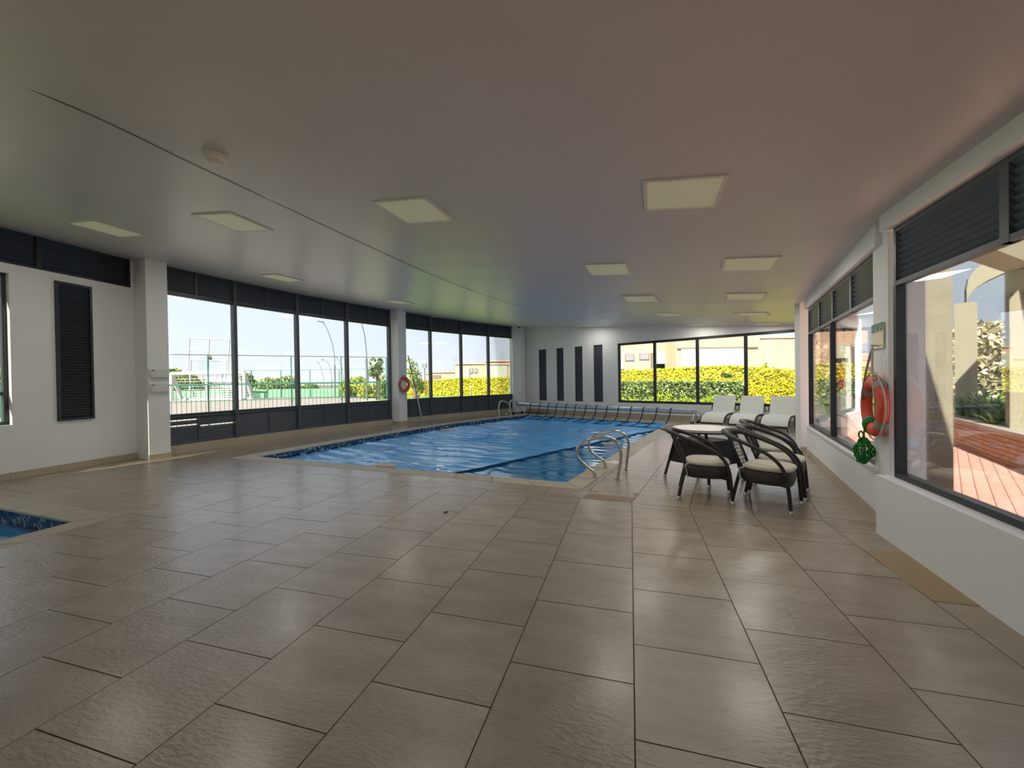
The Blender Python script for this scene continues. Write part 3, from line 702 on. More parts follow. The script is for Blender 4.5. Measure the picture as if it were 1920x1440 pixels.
for i, px in enumerate(tops):
    a = on_line(px, eL.to_2d(), eR.to_2d()); t = (a - eL.to_2d()).length / ax.to_2d().length; z = eL.z + (eR.z - eL.z) * t
    bp = on_line(px - 6 - i * .3, PL[-1], PR1, 790); n2 = Vector((FWN.x, FWN.y, 0))
    A0 = Vector((a.x, a.y, z)); e1 = Vector((bp.x, bp.y, -.03)) - n2 * .05
    pts = smoothpts([A0 + Vector((0, 0, .085)), A0 - n2 * .075 + Vector((0, 0, .04)), A0 - n2 * .085 + Vector((0, 0, -.03)), (A0 + e1) / 2 + Vector((0, 0, -.05)), e1, e1 - n2 * .16 + Vector((-.05, -.04, -.035)), e1 - n2 * .36 + Vector((-.14, -.1, -.07))], 4)
    MB().tube([p - Vector((eL.x, eL.y, 0)) for p in pts], .006, 6, flat=3.2).build('strap', M_strap, rr)
    MB().box(A0 - Vector((eL.x, eL.y, 0)) + Vector((0, 0, .086)), (.05, .03, .022), rz=rz).build('strap_clamp', M_rubber, rr)

# ------------------------------------------------------------------ ladder rails
def rails(name, px_loops, feet, r_, m, label, zfix=None):
    F0 = feet[0][0]; root = empty(name, (F0.x, F0.y, 0), label=label, cat='pool ladder')
    for (fo, fi), pts in zip(feet, px_loops):
        d = (fi - fo).to_2d().normalized(); n = Vector((-d.y, d.x)); P3 = []
        for px, py in pts:
            q = ray(px, py); t = (fo.to_2d()).dot(n) / q.to_2d().dot(n); P3.append(Vector((q.x * t, q.y * t, H + q.z * t)))
        P3[0] = Vector((fo.x, fo.y, -.01)); P3[-1] = Vector((fi.x, fi.y, -.01))
        pp = [p - Vector((F0.x, F0.y, 0)) for p in smoothpts(P3, 5)]
        rail = MB().tube(pp, r_, 10).build('handrail', m, root, smooth=True)
        for f in (fo, fi): MB().lathe([(r_ * 2.2, .0), (r_ * 2.1, .008), (r_ * 1.2, .014)], (f.x - F0.x, f.y - F0.y, .001), 16).build('flange', m, rail, smooth=True)
    return root
near = [[(1157.5, 899), (1163, 866), (1164, 850), (1160, 836), (1152, 825), (1143, 820.5), (1130, 820), (1115, 822.5), (1100, 825.5), (1089, 832), (1083, 841), (1082, 851), (1087, 862), (1097, 872), (1108, 881), (1114, 887), (1116.5, 897)],
        [(1173.5, 881), (1177, 850), (1178.5, 833), (1175, 820), (1167, 812), (1158, 808.8), (1146, 809), (1130, 812), (1117, 815.5), (1109, 821), (1104, 829), (1104, 838), (1108, 846), (1119, 855), (1129, 862), (1134, 869), (1136, 879)]]
rails('ladder_rails', near, [(gnd(1157.5, 899), gnd(1116.5, 896.5)), (gnd(1173.5, 881), gnd(1136, 878.5))], .021, M_steel, 'stainless steel ladder handrails on the deck beside the wicker table')
farL = [[(936.4, 781), (935.2, 771), (935, 763), (937.5, 754), (941, 752), (950, 754), (954.5, 758), (956.3, 764), (954, 770.5), (948.5, 776)],
        [(958, 777), (955.8, 766), (955.6, 758), (957.5, 752.5), (961.5, 750.6), (969, 753), (974.5, 758), (976.3, 763), (974, 769), (969, 773.5)]]
rails('ladder_rails', farL, [(gnd(936.4, 781), gnd(948.5, 776.5)), (gnd(958, 777.5), gnd(969, 773.5))], .024, M_whitemetal, 'white ladder handrails at the distant corner of the pool')

# ------------------------------------------------------------------ wicker chairs
def make_chair():
    r = empty('wicker_armchair', label='dark wicker armchair', cat='chair', group='wicker armchairs round the table')
    for s in (-1, 1):
        # arm tube runs from the front foot up, back along the arm and round the top of the back
        P = smoothpts([(.27, s * .245, .035), (.255, s * .25, .22), (.235, s * .262, .38), (.185, s * .27, .50), (.08, s * .272, .60), (-.08, s * .268, .675), (-.24, s * .245, .735), (-.35, s * .185, .775), (-.40, s * .09, .79), (-.41, 0, .793)], 5)
        n = len(P); rad = [.019 if i < n * .5 else .019 + .007 * min(1, (i - n * .5) / (n * .3)) for i in range(n)]; fl2 = [1 if i < n * .55 else 1 + .75 * min(1, (i - n * .55) / (n * .3)) for i in range(n)]
        a = MB().tube(P, rad, 9, flat=fl2).build('arm', M_wickb, r, smooth=True)
        MB().lathe([(.021, 0), (.0215, .045), (.018, .05)], (.272, s * .2445, 0), 12).build('foot_cap', M_steel, a, smooth=True)
        P = smoothpts([(-.285, s * .235, .035), (-.25, s * .23, .2), (-.205, s * .22, .385)], 4)
        a = MB().tube(P, .018, 9).build('leg', M_wickb, r, smooth=True)
        MB().lathe([(.021, 0), (.0215, .045), (.018, .05)], (-.288, s * .2355, 0), 12).build('foot_cap', M_steel, a, smooth=True)
        MB().tube(smoothpts([(-.20, s * .12, .36), (-.27, s * .125, .55), (-.365, s * .13, .765)], 4), .014, 8).build('back_post', M_wickb, r, smooth=True)
    # open weave between the posts
    lt = MB(); n = 9
    for i in range(n):
        f = (i + .5) / n; z = .41 + f * .35; x = -.218 - f * .145 - .02 * math.sin(f * PI)
        lt.tube([(x, -.125, z), (x - .012, 0, z + .004), (x, .125, z)], .0045, 5)
    for i in range(4):
        y = -.078 + i * .052
        lt.tube(smoothpts([(-.208, y, .38), (-.275, y * .98, .55), (-.37, y, .765)], 3), .004, 5)
    lt.build('back_weave', M_wickb, r)
    # seat apron: rounded woven box
    ring = []
    for k in range(28):
        a = 2 * PI * k / 28; c, s = math.cos(a), math.sin(a); q = (abs(c) ** 3.2 + abs(s) ** 3.2) ** (-1 / 3.2); ring.append((.245 * c * q + .01, .245 * s * q))
    mb = MB(); vs = []
    for sc, z in ((.93, .27), (1.0, .30), (1.02, .35), (1.0, .395), (.96, .405)): vs += [(x * sc, y * sc, z + (-.02 if (x > .2 and z < .3) else 0)) for x, y in ring]
    m_ = 28; mb.add(vs, [(j * m_ + i, j * m_ + (i + 1) % m_, (j + 1) * m_ + (i + 1) % m_, (j + 1) * m_ + i) for j in range(4) for i in range(m_)] + [tuple(range(4 * m_, 5 * m_)), tuple(range(m_))[::-1]])
    mb.build('seat', M_wick, r, smooth=True)
    mb = MB(); vs = []
    for sc, z in ((.9, .407), (1.0, .415), (1.04, .435), (1.0, .455), (.85, .468), (.5, .475), (.05, .477)): vs += [(x * sc * .93 + .02, y * sc * .93, z) for x, y in ring]
    mb.add(vs, [(j * m_ + i, j * m_ + (i + 1) % m_, (j + 1) * m_ + (i + 1) % m_, (j + 1) * m_ + i) for j in range(6) for i in range(m_)] + [tuple(range(6 * m_, 7 * m_)), tuple(range(m_))[::-1]])
    cu = mb.build('cushion', M_cush, r, smooth=True)
    for s in (-1, 1): MB().tube(smoothpts([(-.17, s * .19, .43), (-.21, s * .235, .41), (-.20, s * .26, .36), (-.185, s * .262, .27)], 3), .009, 5, flat=.35).build('tie', M_cush, cu)
    return r
proto = make_chair(); first = True
def put_chair(feetmid, head, label, sc=1.0):
    global first
    o = proto if first else copy_tree(proto); first = False
    o.location = (feetmid.x, feetmid.y, 0); o.rotation_euler[2] = head; o['label'] = label; o.scale = (sc, sc, sc)
def chair_from(nr, nf, fr=None, ff=None, label=''):       # near rear foot, near front foot on the floor
    d = (nf - nr).normalized(); n = Vector((-d.y, d.x)); c = (nr + nf) / 2 + n * .245
    put_chair(c, math.atan2(d.y, d.x), label)
chair_from(Vector((1.93, 4.72)), Vector((2.43, 4.50)), label='dark wicker armchair closest to the pool, side on before the table')
chair_from(Vector((2.44, 4.53)), Vector((2.83, 4.13)), label='dark wicker armchair with a hanging cushion tie, closest to the open tile floor')
chair_from(Vector((2.87, 4.93)), Vector((3.30, 4.59)), label='dark wicker armchair mid row, half hidden behind the one with the hanging tie')
chair_from(Vector((3.24, 5.53)), Vector((3.70, 5.20)), label='dark wicker armchair furthest along, nearest the white wall with the window')

# ------------------------------------------------------------------ round table
tb = empty('wicker_table', (2.66, 5.70, 0), math.radians(28), label='round dark wicker table with a pale inset top between pool and chairs', cat='table')
MB().lathe([(.0, .688), (.52, .688), (.565, .694), (.572, .706), (.565, .716), (.39, .722), (.385, .715), (0, .715)], n=48).build('tabletop', M_wick, tb, smooth=True)
MB().lathe([(.0, .714), (.388, .714), (.388, .7205), (0, .7205)], n=48).build('top_inset', M_tabletop, tb)
for k in range(4):
    a = PI / 4 + k * PI / 2; c, s = math.cos(a), math.sin(a)
    l = MB().tube(smoothpts([(.50 * c, .50 * s, .03), (.44 * c, .44 * s, .25), (.375 * c, .375 * s, .50), (.33 * c, .33 * s, .62), (.26 * c, .26 * s, .69)], 5), .019, 9).build('leg', M_wickb, tb, smooth=True)
    MB().lathe([(.0225, 0), (.023, .04), (.019, .045)], (.502 * c, .502 * s, 0), 12).build('foot_cap', M_steel, l, smooth=True)
    b = a + PI / 2; r0, r1 = .43, .345; q = [(r0 * c, r0 * s, .24), (r0 * math.cos(b), r0 * math.sin(b), .24), (r1 * math.cos(b), r1 * math.sin(b), .56), (r1 * c, r1 * s, .56)]
    nn = Vector((math.cos(a + PI / 4), math.sin(a + PI / 4), 0)) * .008
    MB().add([Vector(v) + nn for v in q] + [Vector(v) - nn for v in q], [(0, 1, 2, 3), (7, 6, 5, 4), (0, 4, 5, 1), (1, 5, 6, 2), (2, 6, 7, 3), (3, 7, 4, 0)]).build('side_panel', M_wick, tb)
MB().box((0, 0, .545), (.46, .46, .02)).build('shelf', M_wick, tb)

# ------------------------------------------------------------------ sun loungers
def make_lounger():
    r = empty('sun_lounger', label='lounger', cat='sun lounger', group='sun loungers by the far window')
    prof = smoothpts([(0, 0, .165), (.06, 0, .25), (.18, 0, .325), (.36, 0, .375), (.62, 0, .39), (.88, 0, .375), (1.02, 0, .37)], 4)
    mb = MB(); vs = []
    for p in prof: vs += [(p.x, -.30, p.z), (p.x, .30, p.z), (p.x, .30, p.z - .022), (p.x, -.30, p.z - .022)]
    n = len(prof); mb.add(vs, [(4 * i + k, 4 * i + (k + 1) % 4, 4 * i + 4 + (k + 1) % 4, 4 * i + 4 + k) for i in range(n - 1) for k in range(4)] + [(0, 1, 2, 3), (4 * n - 1, 4 * n - 2, 4 * n - 3, 4 * n - 4)])
    mb.build('seat_sling', M_sling, r, smooth=True)
    a = math.radians(62); M = Matrix.Rotation(-a, 3, 'Y')
    bk = MB(); L = .56
    bk.box(Vector((1.03, 0, .365)) + M @ Vector((L / 2, 0, 0)), (L, .60, .03), M=M).build('backrest', M_sling, r)
    for s in (-1, 1):
        b_ = MB(); top = smoothpts([(.0, 0, .135), (.06, 0, .215), (.18, 0, .295), (.36, 0, .35), (.62, 0, .365), (.9, 0, .35), (1.06, 0, .30), (1.14, 0, .2), (1.17, 0, .02)], 4)
        b_.tube([(p.x, s * .318, p.z) for p in top], .026, 8, flat=.7)
        b_.tube(smoothpts([(.84, s * .318, .33), (.95, s * .318, .22), (1.0, s * .318, .02)], 4), .022, 8)
        for k in range(5): b_.tube([(.9 + k * .04, s * .318, .06 + k * .004), (.88 + k * .05, s * .318, .33 - k * .012)], .02, 5)
        b_.build('side_frame', M_wickb, r, smooth=True)
        MB().tube([(.035, s * .30, .17), (.02, s * .30, 0)], .018, 8).build('leg', M_wickb, r)
        MB().tube(smoothpts([(1.14, s * .325, .58), (1.13, s * .33, .44), (1.30, s * .33, .42), (1.32, s * .33, .46)], 3), .014, 7).build('backrest_stay', M_black, r)
    MB().box((.02, 0, .115), (.03, .60, .07)).build('front_rail', M_wick, r)
    MB().tube([(-.01, -.31, .15), (-.02, -.325, .07), (-.01, -.33, .02)], .014, 5, flat=.5).build('strap', M_cush, r)
    return r
lp = make_lounger(); h = math.atan2(FWN.y, FWN.x)
for i, (x, y, lab) in enumerate(((6.72, 10.46, 'white sling sun lounger next to the slender end column, cushion tie hanging'), (6.18, 11.00, 'white sling sun lounger in the middle of the three'), (5.66, 11.56, 'white sling sun lounger nearest to the cover reel'))):
    o = lp if i == 0 else copy_tree(lp); o.location = (x, y, 0); o.rotation_euler[2] = h; o['label'] = lab

# ------------------------------------------------------------------ ceiling lamps
for i, (P, a1) in enumerate([((700, 376, 795, 367, 853, 413, 765, 418), 0), ((362, 400, 428, 397, 513, 431, 447, 434), 0), ((1203, 337, 1366, 325, 1343, 386, 1213, 393), 0), ((137, 417, 175, 414, 268, 439, 225, 442), 0), ((1091, 496, 1174, 493, 1184, 513, 1112, 514), 0), ((1355, 485, 1463, 482, 1448, 503, 1357, 506), 0), ((1173, 556, 1222, 555, 1232, 564, 1180, 564), 0), ((1362, 551, 1432, 550, 1432, 560, 1367, 561), 0), ((1232, 588, 1268, 587, 1280, 591, 1240, 592), 0), ((1380, 586, 1438, 585, 1443, 591, 1387, 592), 0), ((493, 517, 520, 515, 563, 524, 535, 526), 0), ((712, 563, 745, 562, 780, 569, 750, 570), 0), ((1085, 609, 1105, 608, 1128, 611, 1108, 611.5), 0), ((1288, 607.5, 1313, 606.5, 1333, 609, 1308, 610), 0), ((1412, 605.5, 1455, 604.5, 1468, 608, 1420, 608.5), 0)]):
    q = [ceil_hit(P[2 * k], P[2 * k + 1]) for k in range(4)]; c = sum(q, Vector()) / 4; c.z = room_z(c.x, c.y)
    d = ((q[1] - q[0]).normalized() + (q[2] - q[3]).normalized()); Rm = ceil_frame(c, (d.x, d.y))
    lab = ['square flat ceiling lamp panel above the near middle, second from the curved windows', 'square ceiling lamp panel beside the round detector, over the tiles', 'largest square ceiling lamp panel, above the floor before the ladder', 'faint square ceiling lamp panel nearest the plain wall with the dark shutter',
           'square ceiling lamp panel over the near edge of the pool', 'square ceiling lamp panel by the curved window wall, above the chairs', 'small lamp panel above the middle of the pool', 'lamp panel near the ceiling bend, above the second louvred bay', 'lamp panel over the far half of the pool', 'lamp panel near the ceiling bend, above the loungers',
           'lamp panel close above the second tall window bay', 'lamp panel close above the column with the orange ring', 'lamp panel against the far wall above the louvred slots', 'lamp panel against the far wall above the first window pane', 'lamp panel against the far wall above the last window pane'][i]
    r = empty('ceiling_lamp', c, label=lab, cat='ceiling lamp', group='square lamp panels on the ceiling'); r.rotation_euler = Rm.to_euler()
    fr = MB()
    for x, y, w, dd in ((0, .295, .62, .03), (0, -.295, .62, .03), (.295, 0, .03, .56), (-.295, 0, .03, .56)): fr.box((x, y, -.006), (w, dd, .018))
    fr.build('lamp_frame', M_lampfr, r); MB().box((0, 0, -.002), (.56, .56, .014)).build('diffuser', M_diff, r)
    ld = bpy.data.lights.new('added_fill_light', 'AREA'); ld.size = .54; ld.energy = FILL_W; ld.color = (1.0, .97, .88); lo = bpy.data.objects.new('added_fill_light', ld); COL.objects.link(lo); lo.parent = r; lo.location = (0, 0, -.014)  # light added under the dim panel to brighten the room
c = ceil_hit(403, 290); r = empty('smoke_detector', c, label='round white detector on the ceiling near the joint line', cat='detector'); r.rotation_euler = ceil_frame(c, (1, 0)).to_euler()
MB().lathe([(.09, .0), (.09, -.02), (.075, -.03)], n=24).build('base', M_plast, r, smooth=True)
MB().lathe([(.075, -.028), (.07, -.05), (.045, -.066), (0, -.07)], n=24).build('cap', M_lampfr, r, smooth=True)
c = Vector((.35, 18.02, 3.80)); r = empty('security_camera', c, label='tiny dark security camera at the ceiling in the far corner', cat='camera')
MB().lathe([(.05, .03), (.05, 0), (.02, -.01)], n=14).build('mount', M_plast, r); MB().lathe([(.04, 0), (.045, -.03), (.03, -.06), (0, -.07)], n=14).build('dome', M_black, r, smooth=True)

# ------------------------------------------------------------------ emergency lamps on the column
f0, f1 = Vector((-6.97, 7.79)), Vector((-6.81, 8.09)); fdx = (f1 - f0).normalized(); fnn = Vector((fdx.y, -fdx.x)); fa = math.atan2(fdx.y, fdx.x)
for zc, lb in ((1.665, 'upper of two white emergency lamps on the column by the flat wall'), (1.385, 'lower of two white emergency lamps on the column by the flat wall')):
    c = (f0 + f1) / 2 + fnn * .001; r = empty('emergency_lamp', (c.x, c.y, zc), fa, label=lb, cat='emergency lamp', group='white emergency lamps on the column')
    MB().box((0, -.015, 0), (.31, .03, .17)).build('housing', M_plast, r)
    mb = MB(); vs = []; nn = 12
    for k in range(nn + 1):
        a = PI * k / nn; x = -.14 * math.cos(a) + .0; y = -.03 - .035 * math.sin(a) ** .6; vs += [(x, y, -.075), (x, y, .075 - .02 * (math.cos(a) > .2))]
    mb.add(vs, [(2 * k, 2 * k + 2, 2 * k + 3, 2 * k + 1) for k in range(nn)] + [tuple(2 * k for k in range(nn + 1))[::-1], tuple(2 * k + 1 for k in range(nn + 1))]).build('cover', M_lampfr, r, smooth=True)
    MB().box((-.10, -.052, .055), (.05, .012, .018)).build('dark_mark', M_rubber, r)

# ------------------------------------------------------------------ life rings
def life_ring(loc, N, rad, tube, label, gname, rope_top, parent=None):
    r = empty('life_ring', loc, label=label, cat='life ring', group=gname)
    N = Vector((N[0], N[1], 0)).normalized(); X = Vector((-N.y, N.x, 0)); Z = Vector((0, 0, 1)); M = Matrix((X, -N, Z)).transposed()
    r.rotation_euler = M.to_euler()
    pr = lambda a0, a1, k, rt, fl_, n: [(rad * math.cos(a0 + (a1 - a0) * i / k), 0, rad * math.sin(a0 + (a1 - a0) * i / k)) for i in range(k + 1)]
    MB().tube([(rad * math.cos(2 * PI * i / 48), 0, rad * math.sin(2 * PI * i / 48)) for i in range(48)], tube, 14, closed=True, flat=.72).build('ring', M_orange, r, smooth=True)
    for k in range(4):
        a = PI / 4 + k * PI / 2 + .1
        MB().tube(pr(a - .17, a + .17, 5, 0, 0, 0), tube * 1.03, 14, flat=.74, cap=False).build('band', M_greyband, r, smooth=True)
    gr_ = []
    for i in range(49):
        a = 2 * PI * i / 48 + PI / 4 + .1; b = abs(math.sin(2 * (a - PI / 4 - .1))); gr_.append(((rad + tube * (1.08 + .35 * b)) * math.cos(a), -.01, (rad + tube * (1.08 + .35 * b)) * math.sin(a)))
    MB().tube(gr_, .007, 6).build('grab_line', M_rope, r)
    for s in (-1, 1):
        MB().tube(smoothpts([(.0, -.01, rope_top), (s * rad * .28, -.03, rad + (rope_top - rad) * .5), (s * rad * .62, -tube * .7, rad * .78), (s * rad * .8, -tube * .72, rad * .2)], 4), .009, 6).build('hanging_rope', M_rope if s > 0 else M_greyband, r)
    return r
cf0, cf1 = Vector((3.36, 3.63)), Vector((3.53, 3.97)); cdx = (cf1 - cf0).normalized(); cN = Vector((-cdx.y, cdx.x))
LR = (cf0 + cf1) / 2 + cN * .062 - cdx * .05
ringR = life_ring((LR.x, LR.y, 1.135), cN, .225, .062, 'large orange life ring with grey bands on the white column by the windows', 'orange life rings', .545)
nail = (cf0 + cf1) / 2 + cN * .012
tag(MB().tube([(nail.x - cN.x * .03, nail.y - cN.y * .03, 1.69), (nail.x + cN.x * .06, nail.y + cN.y * .06, 1.70)], .008, 8).build('wall_hook', M_steel), 'steel hook holding the rope of the large ring on the column', 'hook')
gl = MB(); P = []
for i in range(160):
    a = i * .30; P.append((.235 * math.sin(-1.2) + .05 * math.cos(a), .05 * math.sin(a * 1.0) * .9, -.225 + .045 * math.sin(a) + .0006 * i))
gw = MB()
for k in range(7):
    a = -2.25 + k * .05; c = Vector((.225 * math.cos(a), 0, .225 * math.sin(a))); t = Vector((math.cos(a), 0, math.sin(a)))
    gw.tube([c + t * math.cos(2 * PI * i / 14) * .068 + Vector((0, 1, 0)) * math.sin(2 * PI * i / 14) * .052 for i in range(14)], .007, 5, closed=True)
gw.build('rope_wrap', M_grope, ringR)
bp = gnd(1618, 850, .0); q = ray(1619, 852); wl = (W2A + W2D * .3)
pb = Vector((3.44, 3.99, .70)); rb = empty('rope_bundle', pb, label='knotted green rope bundle hanging under the large life ring', cat='rope')
mb = MB()
for k in range(9):
    ax1 = Matrix.Rotation(k * .7, 3, 'Z') @ Matrix.Rotation(.3 * math.sin(k * 2.1), 3, 'Y'); rx, rz_ = .055 + .012 * (k % 3), .085 + .014 * (k % 4)
    mb.tube([ax1 @ Vector((rx * math.cos(2 * PI * i / 20), .012 * math.sin(3 * i), rz_ * math.sin(2 * PI * i / 20) - .02)) for i in range(20)], .008, 6, closed=True)
mb.build('coil', M_grope, rb, smooth=True)
MB().tube(smoothpts([(0, 0, .06), (.01, 0, .12), (-.02, 0, .17), (-.045, .0, .145), (-.03, 0, .10), (0, .0, .12), (.01, -.01, .24), (.0, -.03, .34)], 4), .0075, 6).build('cord', M_grope, rb, smooth=True)
# second ring on the distant column
g0, g1 = Vector((-3.80, 13.69)), Vector((-3.62, 14.01)); gd = (g1 - g0).normalized(); gN = Vector((gd.y, -gd.x)); g = (g0 + g1) / 2 + gN * .055
ring2 = life_ring((g.x, g.y, 1.345), gN, .215, .052, 'orange life ring on the distant column between the two window bays', 'orange life rings', .31)
MB().tube(smoothpts([(.06, -.05, -.20), (.10, -.06, -.23), (.02, -.06, -.27), (.04, -.06, -.36)], 4), .02, 6, flat=.5).build('rope_end', M_rope, ring2)
tag(MB().tube([(g.x - gN.x * .06, g.y - gN.y * .06, 1.655), (g.x + gN.x * .0, g.y + gN.y * .0, 1.665)], .01, 8).build('wall_hook', M_steel), 'small hook above the life ring on the distant column', 'hook')
# leaning pole
pa, pb2 = Vector((-3.20, 14.43, .012)), Vector((-3.585, 14.10, 2.35)); rp_ = empty('cleaning_pole', pa, label='long two-tone cleaning pole leaning on the distant column', cat='pole')
m_ = (pb2 - pa) * .52
MB().tube([(0, 0, 0), m_], .022, 10).build('lower_tube', M_alu, rp_, smooth=True); o = MB().tube([m_ * .98, pb2 - pa], .017, 10).build('upper_tube', mat('olive_pole', (120, 120, 60), rough=.5), rp_, smooth=True); o['label'] = 'olive upper tube'

# sign on the column
sc_ = (cf0 + cf1) / 2 + cN * .004 + cdx * .03; r = empty('wall_sign', (sc_.x, sc_.y, 1.785), math.atan2(cdx.y, cdx.x), label='small sign with a green head and a pale face above the large life ring', cat='sign')
MB().box((0, .006, 0), (.30, .012, .235)).build('sign_plate', M_sface, r)
MB().add([(-.15, .0135, .118), (.15, .0135, .118), (.15, .0135, .035), (-.15, .0135, .05)], [(0, 3, 2, 1)]).build('sign_header', M_sgreen, r)
for x, w in ((-.085, .03), (.02, .05), (.09, .02)): MB().box((x, .015, .052), (w, .003, .024)).build('sign_mark', M_white, r)

# floor drains
for (px, py), lb, w in (((836, 961), 'round steel floor drain in the open tile floor', .045), ((1192, 927), 'round steel floor drain at the end of the brown strip', .035)):
    g = gnd(px, py); r = empty('floor_drain', (g.x, g.y, 0), label=lb, cat='drain', group='round floor drains')
    MB().lathe([(w * .62, .002), (w * .65, .006), (w, .006), (w * 1.05, .001)], n=20).build('ring', M_steel, r, smooth=True); MB().lathe([(0, .0025), (w * .62, .0025)], n=16).build('grate', M_black, r)
g = gnd(1152, 867); r = empty('skimmer_lid', (g.x, g.y, 0), -.95, label='white square skimmer lid in the deck by the ladder', cat='lid')
MB().box((0, 0, .002), (.22, .22, .006)).build('lid_frame', M_plast, r); MB().box((0, 0, .004), (.15, .15, .005)).build('lid', M_lampfr, r)

# ------------------------------------------------------------------ lawns
ground('lawn', [(-14.0, 44), (-8.2, 24), (-4.6, 14.9), (-3.0, 16.3), (1.0, 20.2), (5.0, 20.5), (14, 36), (2, 48), (-14, 60)], M_grass, -.010)
ground('lawn', [(-60, 9.6), (-13.2, 9.7), (-9.2, 8.3), (-8.9, 1), (-10.5, -6), (-60, -10)], M_grass, -.014)
ground('lawn', [(8.0, 14.2), (9.6, 12.6), (16, 13.0), (30, 12), (34, 26), (14, 24)], M_grass, -.010)
ground('soil_bed', [(2.6, 19.5), (12.5, 17.5), (17.5, 22.5), (18, 26), (4, 34)], M_soil, -.006)

# ------------------------------------------------------------------ leaves
def leaves(mb, n, pick, size, nm, up_=0.0):
    for _ in range(n):
        p = pick(); s = size * random.uniform(.6, 1.3)
        a = Vector((random.gauss(0, 1), random.gauss(0, 1), random.gauss(0, 1))).normalized(); b = Vector((random.gauss(0, 1), random.gauss(0, 1), random.gauss(0, 1))); b = (b - b.dot(a) * a).normalized()
        o = len(mb.v); mb.v += [tuple(p + a * s), tuple(p + b * s * .55), tuple(p - a * s), tuple(p - b * s * .55)]; mb.f.append((o, o + 1, o + 2, o + 3)); mb.m.append(random.randrange(nm))
def hedge(name, pts, thick, label, mats, n, size, grp=None):
    # pts: (x, y, top) along its front foot
    r = empty(name, (pts[0][0], pts[0][1], 0), label=label, cat='hedge', group=grp); b0 = Vector((pts[0][0], pts[0][1], 0))
    core = MB(); body = MB(); segs = []
    for (x0, y0, t0), (x1, y1, t1) in zip(pts[:-1], pts[1:]):
        a, b = Vector((x0, y0, 0)), Vector((x1, y1, 0)); d = (b - a); nrm = Vector((-d.y, d.x, 0)).normalized()
        if nrm.dot(a) < 0: nrm = -nrm
        q = [a + nrm * .1, b + nrm * .1, b + nrm * thick, a + nrm * thick]; q = [v - b0 for v in q]
        core.add([(v.x, v.y, -.05) for v in q] + [(q[0].x, q[0].y, t0 - .06), (q[1].x, q[1].y, t1 - .06), (q[2].x, q[2].y, t1 - .06), (q[3].x, q[3].y, t0 - .06)], [(0, 1, 5, 4), (1, 2, 6, 5), (2, 3, 7, 6), (3, 0, 4, 7), (4, 5, 6, 7)])
        segs.append((a - b0, d, nrm, t0, t1, d.length))
    tot = sum(s[5] for s in segs)
    for a, d, nrm, t0, t1, L in segs:
        def pick():
            t = random.random(); top = t0 + (t1 - t0) * t
            if random.random() < .75: return a + d * t + nrm * random.uniform(-.02, .14) + Vector((0, 0, random.uniform(0, top)))
            return a + d * t + nrm * random.uniform(0, thick) + Vector((0, 0, top + random.uniform(-.06, .05)))
        leaves(body, int(n * L / tot), pick, size, len(mats))
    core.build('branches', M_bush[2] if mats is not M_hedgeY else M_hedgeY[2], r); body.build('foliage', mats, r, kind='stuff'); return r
def hx(px, top_py, depth, X=None):
    p = at(px, top_py, depth); return (p.x, p.y, p.z)
hedge('clipped_hedge', [hx(700, 716, 46), hx(777, 715, 43), hx(865, 710, 41.5), hx(917, 708.8, 40), hx(961, 708, 38.5), hx(1100, 700, 34.5), hx(1164, 696, 32), hx(1225, 693, 30), hx(1302, 689, 28.5), hx(1348, 687, 27.8), hx(1396, 687, 27)], 1.0, 'long golden clipped hedge before the peach houses', M_hedgeY, 15000, .10)
hedge('clipped_hedge', [hx(1397, 688.5, 21.5), hx(1440, 693, 21), hx(1499, 696.5, 20.2), hx(1590, 700, 18.8), hx(1680, 701, 17.5), hx(1770, 700, 16.5)], 1.0, 'golden clipped hedge beyond the loungers, turning behind the right windows', M_hedgeY, 12000, .075)
hedge('shrub_border', [hx(1120, 719, 27), hx(1164, 718, 26), hx(1230, 717, 25), hx(1302, 717.5, 24), hx(1340, 717, 23.5), hx(1392, 719, 22.5)], .9, 'sage green shrub border below the long hedge, seen through the far window', M_bush, 9000, .10)
def clump(name, c, rx, ry, rz_, n, size, mats, label, cat='shrub', grp=None, trunk=None, sq=1.0):
    r = empty(name, (c.x, c.y, 0 if trunk is not None or c.z < 1 else 0), label=label, cat=cat, group=grp); mb = MB()
    blobs = [(Vector((random.uniform(-.6, .6) * rx, random.uniform(-.6, .6) * ry, c.z + random.uniform(-.5, .5) * rz_)), random.uniform(.4, .65)) for _ in range(9)]
    def pick():
        b, k = random.choice(blobs); v = Vector((random.gauss(0, 1), random.gauss(0, 1), random.gauss(0, 1))).normalized() * random.uniform(.75, 1)
        return b + Vector((v.x * rx * k, v.y * ry * k, v.z * rz_ * k))
    leaves(mb, n, pick, size, len(mats)); mb.build('foliage', mats, r, kind='stuff')
    if trunk:
        tb_ = MB(); tb_.tube([(0, 0, 0), (.05, .02, c.z * .5), (0, 0, c.z)], [trunk, trunk * .8, trunk * .5], 8)
        for k in range(4): a = k * 1.7; tb_.tube([(0, 0, c.z * .55), (rx * .4 * math.cos(a), ry * .4 * math.sin(a), c.z + .1 * rz_)], [trunk * .5, trunk * .2], 6)
        tb_.build('trunk', M_bark, r, smooth=True)
    return r
